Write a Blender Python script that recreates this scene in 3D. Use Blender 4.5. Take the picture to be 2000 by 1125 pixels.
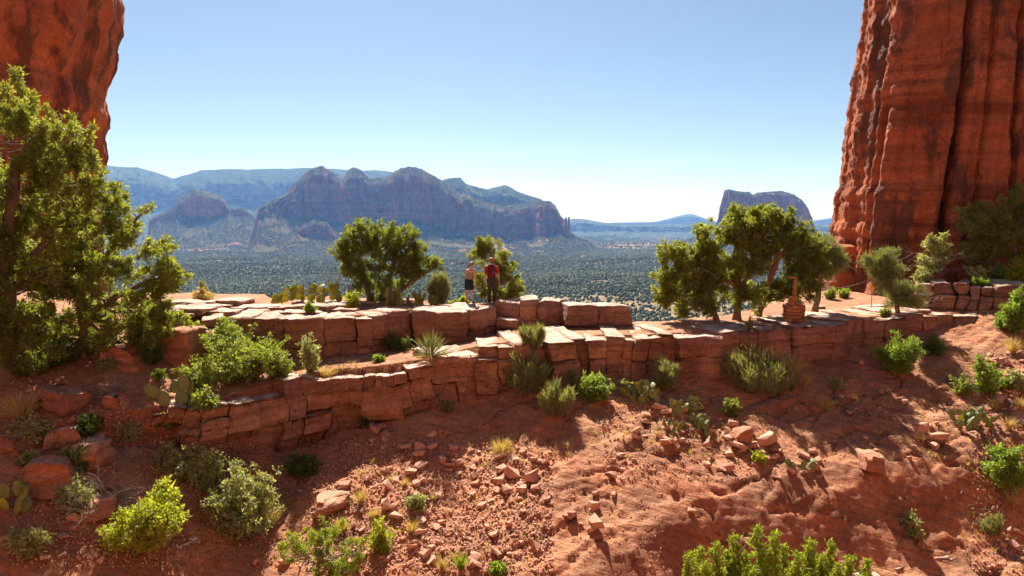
import bpy, bmesh, math, random
import numpy as np
from mathutils import Vector, Matrix, Euler

for _o in list(bpy.data.objects):
    bpy.data.objects.remove(_o)
SC = bpy.context.scene
COL = SC.collection

# ------------------------------------------------------------------ camera, sky, sun, exposure
FPX, HORIZ = 1333.3, 440.0                     # focal length and horizon row in photo pixels (2000 x 1125)
PITCH = math.atan((562.5 - HORIZ) / FPX)
cam_d = bpy.data.cameras.new('camera'); cam_d.lens = 24.0; cam_d.sensor_width = 36.0
cam_d.clip_start = 0.1; cam_d.clip_end = 90000.0
cam = bpy.data.objects.new('camera', cam_d); COL.objects.link(cam)
cam.location = (0, 0, 0); cam.rotation_euler = (math.pi / 2 - PITCH, 0, 0)
SC.camera = cam

SUN_EL, SUN_AZ = math.radians(47.5), math.radians(-11.0)      # azimuth from +Y towards +X
world = bpy.data.worlds.new('World'); SC.world = world; world.use_nodes = True
wn = world.node_tree.nodes; wl = world.node_tree.links; wn.clear()
w_out = wn.new('ShaderNodeOutputWorld'); w_bg = wn.new('ShaderNodeBackground'); w_sky = wn.new('ShaderNodeTexSky')
w_sky.sky_type = 'NISHITA'; w_sky.sun_disc = False
w_sky.sun_elevation = SUN_EL; w_sky.sun_rotation = SUN_AZ
w_sky.altitude = 1400.0; w_sky.air_density = 1.0; w_sky.dust_density = 1.2; w_sky.ozone_density = 3.5
w_bg.inputs['Strength'].default_value = 0.043
w_tint = wn.new('ShaderNodeMix'); w_tint.data_type = 'RGBA'; w_tint.blend_type = 'MULTIPLY'; w_tint.inputs['Factor'].default_value = 1.0
w_tint.inputs[7].default_value = (1.0, 0.94, 0.83, 1)          # white balance of the whole sky
wl.new(w_sky.outputs[0], w_tint.inputs[6]); wl.new(w_tint.outputs[2], w_bg.inputs[0]); wl.new(w_bg.outputs[0], w_out.inputs[0])
sun_d = bpy.data.lights.new('sun', 'SUN'); sun_d.energy = 5.0; sun_d.angle = math.radians(0.5); sun_d.color = (1.0, 0.94, 0.84)
sun = bpy.data.objects.new('sun', sun_d); COL.objects.link(sun)
sdir = Vector((math.sin(SUN_AZ) * math.cos(SUN_EL), math.cos(SUN_AZ) * math.cos(SUN_EL), math.sin(SUN_EL)))
sun.rotation_euler = sdir.to_track_quat('Z', 'Y').to_euler(); sun.location = (0, 0, 60)
SC.view_settings.view_transform = 'Standard'; SC.view_settings.look = 'None'
SC.view_settings.gamma = 1.0; SC.view_settings.use_curve_mapping = False
SC.view_settings.exposure = 1.5
SC.render.engine = 'CYCLES'
cy = SC.cycles
cy.use_denoising = True
try: cy.denoiser = 'OPENIMAGEDENOISE'
except Exception: pass
cy.max_bounces = 6; cy.diffuse_bounces = 4; cy.glossy_bounces = 2; cy.transmission_bounces = 3; cy.volume_bounces = 1
cy.transparent_max_bounces = 4; cy.sample_clamp_indirect = 6.0
cy.use_adaptive_sampling = True; cy.adaptive_threshold = 0.02

# ------------------------------------------------------------------ pixel rays (photo pixels, 2000 x 1125)
def ray(px, py):
    u = (px - 1000.0) / FPX; v = (562.5 - py) / FPX
    c, s = math.cos(PITCH), math.sin(PITCH)
    return np.array([u, c + v * s, -s + v * c])
def WZ(px, py, z):
    d = ray(px, py); return d * (z / d[2])
def WY(px, py, Y):
    d = ray(px, py); return d * (Y / d[1])

# ------------------------------------------------------------------ noise
def _h(ix, iy, iz, seed):
    with np.errstate(over='ignore'):
        h = (ix.astype(np.uint32) * np.uint32(374761393) + iy.astype(np.uint32) * np.uint32(668265263)
             + iz.astype(np.uint32) * np.uint32(2147483647 - 58) + np.uint32((seed * 974711 + 12345) & 0xffffffff))
        h = (h ^ (h >> np.uint32(13))) * np.uint32(1274126177)
        h = (h ^ (h >> np.uint32(16))) * np.uint32(2246822519)
        h = h ^ (h >> np.uint32(15))
    return h.astype(np.float64) / 4294967295.0 * 2 - 1
def vn(x, y, z=0.0, seed=0):
    x, y, z = np.broadcast_arrays(np.asarray(x, float), np.asarray(y, float), np.asarray(z, float))
    ix, iy, iz = np.floor(x).astype(np.int64), np.floor(y).astype(np.int64), np.floor(z).astype(np.int64)
    fx, fy, fz = x - ix, y - iy, z - iz
    fx = fx * fx * (3 - 2 * fx); fy = fy * fy * (3 - 2 * fy); fz = fz * fz * (3 - 2 * fz)
    def c(a, b, d): return _h(ix + a, iy + b, iz + d, seed)
    def lx(b, d): return c(0, b, d) * (1 - fx) + c(1, b, d) * fx
    def ly(d): return lx(0, d) * (1 - fy) + lx(1, d) * fy
    return ly(0) * (1 - fz) + ly(1) * fz
def fbm(x, y, z=0.0, octv=4, seed=0, gain=0.5):
    a, t, n, f = 1.0, 0.0, 0.0, 1.0
    for k in range(octv):
        t = t + a * vn(np.asarray(x) * f, np.asarray(y) * f, np.asarray(z) * f, seed + 17 * k); n += a; a *= gain; f *= 2.03
    return t / n
def ridged(x, y, z=0.0, octv=4, seed=0):
    a, t, n, f = 1.0, 0.0, 0.0, 1.0
    for k in range(octv):
        t = t + a * (1 - 2 * np.abs(vn(np.asarray(x) * f, np.asarray(y) * f, np.asarray(z) * f, seed + 31 * k))); n += a; a *= 0.5; f *= 2.1
    return t / n
def sm(a, b, x):
    t = np.clip((np.asarray(x, float) - a) / (b - a), 0, 1); return t * t * (3 - 2 * t)

# ------------------------------------------------------------------ mesh and object helpers
def mesh(name, V, F, smooth=False, mats=()):
    V = np.asarray(V, np.float32).reshape(-1, 3)
    if isinstance(F, np.ndarray): F = [F]
    F = [np.asarray(f, np.int32) for f in F if len(f)]
    me = bpy.data.meshes.new(name)
    me.vertices.add(len(V)); me.vertices.foreach_set('co', V.ravel())
    nl = sum(f.size for f in F); npoly = sum(len(f) for f in F)
    me.loops.add(nl); me.loops.foreach_set('vertex_index', np.concatenate([f.ravel() for f in F]))
    st, o = [], 0
    for f in F:
        st.append(o + np.arange(len(f)) * f.shape[1]); o += f.size
    me.polygons.add(npoly); me.polygons.foreach_set('loop_start', np.concatenate(st).astype(np.int32))
    me.update(calc_edges=True)
    if smooth: me.polygons.foreach_set('use_smooth', np.ones(npoly, bool))
    for m in mats: me.materials.append(m)
    return me
def link(name, me, parent=None, loc=None, rot=None, scl=None):
    o = bpy.data.objects.new(name, me); COL.objects.link(o)
    if parent is not None: o.parent = parent
    if loc is not None: o.location = loc
    if rot is not None: o.rotation_euler = rot
    if scl is not None: o.scale = scl
    return o
def tag(o, label=None, cat=None, group=None, kind=None):
    if label: o['label'] = label
    if cat: o['category'] = cat
    if group: o['group'] = group
    if kind: o['kind'] = kind
    return o
def thing(name, label, cat, loc=(0, 0, 0), group=None, rz=0.0):
    e = bpy.data.objects.new(name, None); COL.objects.link(e); e.location = loc; e.rotation_euler = (0, 0, rz)
    e.empty_display_size = 0.2
    return tag(e, label, cat, group)
def grid_faces(nu, nv, flip=False):
    a = (np.arange(nu - 1)[:, None] * nv + np.arange(nv - 1)[None, :]).ravel()
    q = np.stack([a, a + nv, a + nv + 1, a + 1], 1)
    return q[:, ::-1] if flip else q
class Acc:
    def __init__(s): s.V, s.Q, s.T, s.n = [], [], [], 0
    def add(s, V, F):
        V = np.asarray(V, float).reshape(-1, 3); F = np.asarray(F, np.int64)
        (s.Q if F.shape[1] == 4 else s.T).append(F + s.n); s.V.append(V); s.n += len(V)
    def mesh(s, name, mat, smooth=False):
        F = []
        if s.Q: F.append(np.concatenate(s.Q))
        if s.T: F.append(np.concatenate(s.T))
        return mesh(name, np.concatenate(s.V), F, smooth, [mat])
def nrm(a):
    return a / np.maximum(np.linalg.norm(a, axis=-1, keepdims=True), 1e-9)
def tube(P, R, sides=6):
    P = np.asarray(P, float); R = np.asarray(R, float); n = len(P)
    T = nrm(np.gradient(P, axis=0)); up = np.array([0.31, 0.17, 0.93])
    A = nrm(np.cross(T, up)); B = np.cross(T, A)
    th = np.linspace(0, 2 * math.pi, sides, endpoint=False)
    V = P[:, None] + R[:, None, None] * (A[:, None] * np.cos(th)[None, :, None] + B[:, None] * np.sin(th)[None, :, None])
    i = np.arange(n - 1)[:, None] * sides; j = np.arange(sides)[None]; j2 = (j + 1) % sides
    F = np.stack([i + j, i + j2, i + sides + j2, i + sides + j], -1).reshape(-1, 4)
    return V.reshape(-1, 3), F
# ------------------------------------------------------------------ materials (all procedural)
def newmat(name):
    m = bpy.data.materials.new(name); m.use_nodes = True
    nt = m.node_tree; nt.nodes.clear()
    return m, nt.nodes, nt.links
def ramp(N, stops):
    r = N.new('ShaderNodeValToRGB'); e = r.color_ramp.elements
    while len(e) < len(stops): e.new(0.5)
    for i, (p, c) in enumerate(stops):
        e[i].position = p; e[i].color = tuple(c) + (1,) if len(c) == 3 else c
    return r
def noise_node(N, L, vec, scale, detail=5, rough=0.55, stretch=None, off=(0, 0, 0)):
    if stretch:
        mp = N.new('ShaderNodeMapping'); mp.inputs['Scale'].default_value = stretch; mp.inputs['Location'].default_value = off
        L.new(vec, mp.inputs['Vector']); vec = mp.outputs[0]
    t = N.new('ShaderNodeTexNoise'); t.inputs['Scale'].default_value = scale; t.inputs['Detail'].default_value = detail
    t.inputs['Roughness'].default_value = rough
    L.new(vec, t.inputs['Vector']); return t.outputs['Fac']
def mixc(N, L, fac, a, b, mode='MIX'):
    m = N.new('ShaderNodeMix'); m.data_type = 'RGBA'; m.blend_type = mode
    for sock, v in ((m.inputs['Factor'], fac), (m.inputs[6], a), (m.inputs[7], b)):
        if hasattr(v, 'links'): L.new(v, sock)
        else: sock.default_value = v if not isinstance(v, tuple) or len(v) != 3 else v + (1,)
    return m.outputs[2]
def math_n(N, L, op, a, b=None, clamp=False):
    m = N.new('ShaderNodeMath'); m.operation = op; m.use_clamp = clamp
    for i, v in enumerate((a, b)):
        if v is None: continue
        if hasattr(v, 'links'): L.new(v, m.inputs[i])
        else: m.inputs[i].default_value = v
    return m.outputs[0]

def rock_mat(name, c1, c2, c3, scale=1.0, strata=5.0, strata_amt=0.35, varnish=0.0, vcol=(0.05, 0.03, 0.026), vstretch=(1, 1, 0.4),
             vscale=0.5, bump=0.35, dust_and_sun=None, dust_and_sun_amt=0.0, speck=0.0, tilt=(0.0, 0.0), lichen=0.0, tone=0.0, crack=0.0, cstretch=(1, 1, 1), vsoft=0.06, grain=1.0, vcen=0.5):
    m, N, L = newmat(name)
    out = N.new('ShaderNodeOutputMaterial'); bs = N.new('ShaderNodeBsdfPrincipled')
    bs.inputs['Roughness'].default_value = 0.9; bs.inputs['Specular IOR Level'].default_value = 0.15
    geo = N.new('ShaderNodeNewGeometry'); pos = geo.outputs['Position']
    mp = N.new('ShaderNodeMapping'); mp.inputs['Rotation'].default_value = (tilt[0], tilt[1], 0); L.new(pos, mp.inputs[0]); tp = mp.outputs[0]
    n1 = noise_node(N, L, pos, 0.55 * scale, 6, 0.6)
    base = ramp(N, [(0.28, c1), (0.5, c2), (0.74, c3)]); L.new(n1, base.inputs[0]); col = base.outputs[0]
    # fine grain
    n2 = noise_node(N, L, pos, 9.0 * scale, 4, 0.7)
    g = ramp(N, [(0.3, tuple(1 - q * grain for q in (.38, .40, .42))), (0.7, tuple(1 + q * grain for q in (.28, .24, .2)))]); L.new(n2, g.inputs[0])
    col = mixc(N, L, 0.75, col, g.outputs[0], 'MULTIPLY')
    # strata bands
    st = noise_node(N, L, tp, strata * scale, 3, 0.6, stretch=(0.06, 0.06, 1.0))
    sr = ramp(N, [(0.36, (0.55, 0.5, 0.5)), (0.5, (1, 1, 1)), (0.62, (1.25, 1.15, 1.1))]); L.new(st, sr.inputs[0])
    col = mixc(N, L, strata_amt, col, sr.outputs[0], 'MULTIPLY')
    if tone > 0:
        oi = N.new('ShaderNodeObjectInfo'); tr = ramp(N, [(0.0, (1 - tone, 1 - tone, 1 - tone * .9)), (1.0, (1 + tone, 1 + tone * .9, 1 + tone * .8))]); L.new(oi.outputs['Random'], tr.inputs[0])
        col = mixc(N, L, 1.0, col, tr.outputs[0], 'MULTIPLY')
    if crack > 0:
        vo = N.new('ShaderNodeTexVoronoi'); vo.feature = 'DISTANCE_TO_EDGE'; vo.inputs['Scale'].default_value = crack
        mp2 = N.new('ShaderNodeMapping'); mp2.inputs['Scale'].default_value = cstretch; mp2.inputs['Rotation'].default_value = (0.15, 0.1, 0.4); L.new(pos, mp2.inputs[0])
        wv = N.new('ShaderNodeVectorMath'); wv.operation = 'ADD'; wn2 = N.new('ShaderNodeTexNoise'); wn2.inputs['Scale'].default_value = 1.5; wn2.inputs['Detail'].default_value = 5; L.new(pos, wn2.inputs['Vector'])
        L.new(mp2.outputs[0], wv.inputs[0]); L.new(wn2.outputs['Color'], wv.inputs[1]); L.new(wv.outputs[0], vo.inputs['Vector'])
        cr = ramp(N, [(0.0, (0, 0, 0)), (0.035, (1, 1, 1))]); L.new(vo.outputs['Distance'], cr.inputs[0]); crk = cr.outputs[0]
    if varnish > 0:
        v1 = noise_node(N, L, pos, vscale * scale, 7, 0.62, stretch=vstretch, off=(3.1, 7.7, 1.3))
        vr = ramp(N, [(vcen - vsoft, (0, 0, 0)), (vcen + vsoft, (1, 1, 1))]); L.new(v1, vr.inputs[0])
        f = math_n(N, L, 'MULTIPLY', vr.outputs[0], varnish)
        col = mixc(N, L, f, col, vcol)
    if lichen > 0:
        v2 = noise_node(N, L, pos, 2.2 * scale, 6, 0.7, off=(9.0, 1.0, 4.0), stretch=(1, 1, 1))
        lr = ramp(N, [(0.58, (0, 0, 0)), (0.66, (1, 1, 1))]); L.new(v2, lr.inputs[0])
        col = mixc(N, L, math_n(N, L, 'MULTIPLY', lr.outputs[0], lichen), col, (0.07, 0.055, 0.042))
    if dust_and_sun_amt > 0:
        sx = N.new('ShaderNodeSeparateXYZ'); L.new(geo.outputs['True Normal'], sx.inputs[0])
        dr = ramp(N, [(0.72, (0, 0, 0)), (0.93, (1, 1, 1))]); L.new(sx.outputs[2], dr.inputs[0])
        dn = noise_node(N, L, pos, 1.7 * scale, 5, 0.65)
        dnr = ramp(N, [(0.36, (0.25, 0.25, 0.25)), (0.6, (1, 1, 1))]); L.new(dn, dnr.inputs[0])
        f = math_n(N, L, 'MULTIPLY', math_n(N, L, 'MULTIPLY', dr.outputs[0], dnr.outputs[0]), dust_and_sun_amt)
        col = mixc(N, L, f, col, dust_and_sun)
    L.new(col, bs.inputs['Base Color'])
    if bump > 0:
        b1 = noise_node(N, L, pos, 5.0 * scale, 8, 0.7)
        b2 = noise_node(N, L, tp, 7.0 * scale, 4, 0.6, stretch=(0.12, 0.12, 1.6))
        hsum = math_n(N, L, 'ADD', b1, math_n(N, L, 'MULTIPLY', b2, 0.55))
        if crack > 0: hsum = math_n(N, L, 'ADD', hsum, math_n(N, L, 'MULTIPLY', crk, 0.45))
        bp = N.new('ShaderNodeBump'); bp.inputs['Strength'].default_value = bump; bp.inputs['Distance'].default_value = 0.12 / scale
        L.new(hsum, bp.inputs['Height']); L.new(bp.outputs[0], bs.inputs['Normal'])
    L.new(bs.outputs[0], out.inputs[0])
    return m

def leaf_mat(name, c1, c2, trans=0.45, gloss=0.35, per_object=False):
    m, N, L = newmat(name)
    out = N.new('ShaderNodeOutputMaterial')
    geo = N.new('ShaderNodeNewGeometry')
    pn = noise_node(N, L, geo.outputs['Position'], 1.1, 3, 0.6)
    mixf = math_n(N, L, 'ADD', math_n(N, L, 'MULTIPLY', N.new('ShaderNodeObjectInfo').outputs['Random'] if per_object else geo.outputs['Random Per Island'], 0.6), math_n(N, L, 'MULTIPLY', pn, 0.45), True)
    r = ramp(N, [(0.12, c1), (0.62, c2), (1.0, tuple(min(1, x * 1.35) for x in c2))]); L.new(mixf, r.inputs[0])
    d = N.new('ShaderNodeBsdfPrincipled'); d.inputs['Roughness'].default_value = 0.55; d.inputs['Specular IOR Level'].default_value = gloss
    t = N.new('ShaderNodeBsdfTranslucent')
    L.new(r.outputs[0], d.inputs['Base Color'])
    tc = mixc(N, L, 1.0, r.outputs[0], (1.5, 1.35, 0.5, 1), 'MULTIPLY'); L.new(tc, t.inputs['Color'])
    mx = N.new('ShaderNodeMixShader'); mx.inputs[0].default_value = trans
    L.new(d.outputs[0], mx.inputs[1]); L.new(t.outputs[0], mx.inputs[2]); L.new(mx.outputs[0], out.inputs[0])
    return m
def plain_mat(name, c1, c2, nscale=8.0, rough=0.85, stretch=None, bump=0.2, spec=0.2, trans=0.0):
    m, N, L = newmat(name)
    out = N.new('ShaderNodeOutputMaterial'); bs = N.new('ShaderNodeBsdfPrincipled')
    bs.inputs['Roughness'].default_value = rough; bs.inputs['Specular IOR Level'].default_value = spec
    tc = N.new('ShaderNodeTexCoord')
    n = noise_node(N, L, tc.outputs['Object'], nscale, 5, 0.6, stretch=stretch)
    r = ramp(N, [(0.3, c1), (0.7, c2)]); L.new(n, r.inputs[0]); L.new(r.outputs[0], bs.inputs['Base Color'])
    if bump:
        bp = N.new('ShaderNodeBump'); bp.inputs['Strength'].default_value = bump; bp.inputs['Distance'].default_value = 0.02
        L.new(n, bp.inputs['Height']); L.new(bp.outputs[0], bs.inputs['Normal'])
    if trans:
        t = N.new('ShaderNodeBsdfTranslucent'); L.new(r.outputs[0], t.inputs[0])
        mx = N.new('ShaderNodeMixShader'); mx.inputs[0].default_value = trans
        L.new(bs.outputs[0], mx.inputs[1]); L.new(t.outputs[0], mx.inputs[2]); L.new(mx.outputs[0], out.inputs[0])
    else:
        L.new(bs.outputs[0], out.inputs[0])
    return m

M = {}
M['ground'] = rock_mat('red_soil_and_slickrock', (0.30, 0.11, 0.054), (0.45, 0.18, 0.09), (0.56, 0.28, 0.155), 1.0, 4.0, 0.6, grain=1.5, varnish=0.55, vcol=(0.20, 0.085, 0.05), vscale=0.8, vstretch=(1, 1.4, 1),
                       bump=1.0, lichen=0.5, tilt=(0.35, -0.25), dust_and_sun=(0.56, 0.34, 0.20), dust_and_sun_amt=0.3)
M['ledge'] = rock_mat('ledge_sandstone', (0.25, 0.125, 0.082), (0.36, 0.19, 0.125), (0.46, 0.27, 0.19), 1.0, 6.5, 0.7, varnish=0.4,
                      vcol=(0.13, 0.06, 0.042), vscale=0.9, bump=0.8, tone=0.16, crack=0.9, cstretch=(1.0, 1.0, 1.3), dust_and_sun=(0.70, 0.51, 0.40), dust_and_sun_amt=0.8, lichen=0.3)  # pale dust on the tops, its colour raised to add sunlit brightness
M['pillar'] = rock_mat('pillar_sandstone', (0.29, 0.078, 0.034), (0.41, 0.12, 0.052), (0.50, 0.17, 0.08), 0.6, 3.2, 0.75, varnish=0.75, vsoft=0.03, vcen=0.53,
                       vcol=(0.10, 0.05, 0.038), vscale=1.1, vstretch=(1, 1, 0.45), bump=0.85, lichen=0.2, crack=0.45, cstretch=(1.0, 1.0, 0.45))
M['pillar_l'] = rock_mat('streaked_pillar_sandstone', (0.33, 0.085, 0.036), (0.44, 0.125, 0.05), (0.50, 0.16, 0.07), 0.6, 2.0, 0.3, varnish=0.8, vsoft=0.04,
                         vcol=(0.09, 0.042, 0.028), vscale=1.0, vstretch=(1.2, 1.2, 0.25), bump=0.85, crack=0.4, cstretch=(1.0, 1.0, 0.5))
M['stone'] = rock_mat('loose_stone', (0.36, 0.18, 0.115), (0.48, 0.25, 0.17), (0.58, 0.35, 0.25), 3.0, 5.0, 0.2, bump=0.3)
M['boulder'] = rock_mat('boulder_sandstone', (0.27, 0.115, 0.07), (0.39, 0.175, 0.105), (0.47, 0.24, 0.15), 1.4, 4.5, 0.5, bump=0.8, crack=1.1, dust_and_sun=(0.58, 0.38, 0.27), dust_and_sun_amt=0.35, lichen=0.3, tone=0.12)
M['cairn'] = rock_mat('cairn_stone', (0.34, 0.12, 0.055), (0.44, 0.17, 0.08), (0.5, 0.24, 0.13), 3.0, 5.0, 0.2, bump=0.3, tone=0.2)
M['white_seam'] = rock_mat('pale_seam_stone', (0.38, 0.25, 0.19), (0.46, 0.32, 0.25), (0.52, 0.38, 0.3), 2.0, 5.0, 0.2, bump=0.3)
M['outcrop'] = rock_mat('outcrop_stone', (0.42, 0.2, 0.13), (0.52, 0.28, 0.2), (0.58, 0.36, 0.27), 0.05, 5.0, 0.4, bump=0.2)

def far_mat(name, rock1, rock2, green1, green2, scale, bump=0.5, lo=0.35, hi=0.62):
    m, N, L = newmat(name)
    out = N.new('ShaderNodeOutputMaterial'); bs = N.new('ShaderNodeBsdfDiffuse')
    geo = N.new('ShaderNodeNewGeometry'); pos = geo.outputs['Position']
    n1 = noise_node(N, L, pos, 0.004 * scale, 6, 0.6)
    st = noise_node(N, L, pos, 0.045 * scale, 4, 0.6, stretch=(0.03, 0.03, 1.0))
    r = ramp(N, [(0.35, rock1), (0.65, rock2)]); L.new(n1, r.inputs[0])
    sr = ramp(N, [(0.35, (0.6, 0.58, 0.58)), (0.62, (1.35, 1.35, 1.35))]); L.new(st, sr.inputs[0])
    rock = mixc(N, L, 0.6, r.outputs[0], sr.outputs[0], 'MULTIPLY')
    tn = noise_node(N, L, pos, 0.06 * scale, 5, 0.75)
    gr = ramp(N, [(0.38, green1), (0.58, green2)]); L.new(tn, gr.inputs[0])
    sx = N.new('ShaderNodeSeparateXYZ'); L.new(geo.outputs['Normal'], sx.inputs[0])
    f = math_n(N, L, 'ADD', sx.outputs[2], math_n(N, L, 'MULTIPLY', math_n(N, L, 'SUBTRACT', tn, 0.5), 0.9))
    fr = ramp(N, [(lo, (0, 0, 0)), (hi, (1, 1, 1))]); L.new(f, fr.inputs[0])
    col = mixc(N, L, fr.outputs[0], rock, gr.outputs[0])
    L.new(col, bs.inputs['Color'])
    b1 = noise_node(N, L, pos, 0.03 * scale, 7, 0.7, stretch=(1, 1, 0.5))
    bp = N.new('ShaderNodeBump'); bp.inputs['Strength'].default_value = bump; bp.inputs['Distance'].default_value = 14.0 / scale
    L.new(b1, bp.inputs['Height']); L.new(bp.outputs[0], bs.inputs['Normal'])
    L.new(bs.outputs[0], out.inputs[0]); return m
M['far_rock'] = far_mat('distant_red_cliff', (0.28, 0.085, 0.058), (0.42, 0.155, 0.115), (0.03, 0.055, 0.024), (0.13, 0.095, 0.055), 1.0, lo=0.42, hi=0.66)
M['far_green'] = far_mat('distant_wooded_plateau', (0.18, 0.11, 0.085), (0.26, 0.18, 0.14), (0.035, 0.06, 0.026), (0.09, 0.095, 0.05), 0.7, lo=0.2, hi=0.45)
M['valley'] = far_mat('valley_floor', (0.3, 0.17, 0.11), (0.36, 0.22, 0.15), (0.10, 0.10, 0.048), (0.28, 0.19, 0.125), 0.55, 0.3, 0.35, 0.75)
M['far_tree'] = leaf_mat('distant_foliage', (0.045, 0.07, 0.03), (0.11, 0.13, 0.06), 0.25, 0.1, True)
M['bark'] = plain_mat('grey_brown_bark', (0.10, 0.07, 0.05), (0.24, 0.17, 0.12), 6.0, 0.95, (8, 8, 1), 0.6)
M['redbark'] = plain_mat('reddish_bark', (0.13, 0.065, 0.04), (0.28, 0.16, 0.10), 6.0, 0.95, (8, 8, 1), 0.6)
M['deadwood'] = plain_mat('bleached_dead_wood', (0.18, 0.15, 0.125), (0.34, 0.28, 0.23), 9.0, 0.9, (5, 5, 1), 0.2)
M['juniper'] = leaf_mat('juniper_foliage', (0.105, 0.135, 0.03), (0.235, 0.265, 0.065), 0.56)
M['juniper_d'] = leaf_mat('dark_juniper_foliage', (0.085, 0.12, 0.028), (0.195, 0.235, 0.06), 0.55)
M['juniper_y'] = leaf_mat('fresh_juniper_foliage', (0.13, 0.18, 0.022), (0.24, 0.30, 0.045), 0.5)
M['scrub'] = leaf_mat('scrub_leaves', (0.09, 0.13, 0.025), (0.22, 0.27, 0.06), 0.5, 0.5)
M['scrub_g'] = leaf_mat('grey_green_leaves', (0.14, 0.165, 0.065), (0.31, 0.34, 0.16), 0.42, 0.5)
M['bright'] = leaf_mat('bright_green_leaves', (0.10, 0.165, 0.025), (0.21, 0.30, 0.055), 0.5, 0.3)
M['yellowgreen'] = leaf_mat('yellow_green_leaves', (0.15, 0.19, 0.02), (0.33, 0.38, 0.05), 0.5, 0.3)
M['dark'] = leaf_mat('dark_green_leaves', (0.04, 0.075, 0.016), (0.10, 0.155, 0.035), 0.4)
M['ephedra'] = leaf_mat('ephedra_stems', (0.12, 0.14, 0.06), (0.25, 0.27, 0.13), 0.4, 0.3)
M['straw'] = leaf_mat('dry_straw_blades', (0.30, 0.22, 0.10), (0.50, 0.39, 0.19), 0.35, 0.3)
M['needle'] = leaf_mat('long_pine_needles', (0.10, 0.13, 0.045), (0.22, 0.25, 0.09), 0.35, 0.4)
M['yucca'] = leaf_mat('yucca_blades', (0.10, 0.12, 0.055), (0.19, 0.21, 0.10), 0.25, 0.4)
M['pad'] = plain_mat('cactus_pad_skin', (0.13, 0.17, 0.05), (0.21, 0.24, 0.08), 9.0, 0.55, None, 0.15, 0.35, 0.12)
M['pad_y'] = plain_mat('yellowed_cactus_pad_skin', (0.30, 0.30, 0.05), (0.48, 0.44, 0.08), 7.0, 0.55, None, 0.15, 0.35, 0.5)
# ------------------------------------------------------------------ far country: valley, mesas, buttes
FOREST = []            # (x, y, z, size) of far trees
RNG = np.random.default_rng(11)

def valley_z(x, y):
    r = np.hypot(x, y)
    z = np.interp(r, [30, 60, 140, 350, 700, 1000, 2000, 3500, 9000, 16000], [-30, -48, -75, -102, -116, -119, -127, -140, -152, -158])
    a = sm(300, 1200, r)
    z = z + a * 7 * fbm(x / 420, y / 420, 0, 4, 3) + a * 2.0 * fbm(x / 90, y / 90, 0, 3, 5)
    z = z + 20 * np.exp(-(((x - 260) / 300) ** 2 + ((y - 1330) / 330) ** 2))
    z = z + 14 * np.exp(-(((x - 620) / 200) ** 2 + ((y - 2600) / 500) ** 2))
    return z
ra = np.concatenate([np.geomspace(30, 700, 30, endpoint=False), np.geomspace(700, 5200, 160, endpoint=False), np.geomspace(5200, 15400, 40)])
an = np.radians(np.linspace(-66, 66, 220))
RR, AA = np.meshgrid(ra, an, indexing='ij')
VX, VY = RR * np.sin(AA), RR * np.cos(AA)
VZ = valley_z(VX, VY)
o = link('valley_ground', mesh('valley_ground', np.stack([VX, VY, VZ], -1), grid_faces(len(ra), len(an), True), True, [M['valley']]))
tag(o, kind='structure')

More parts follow.
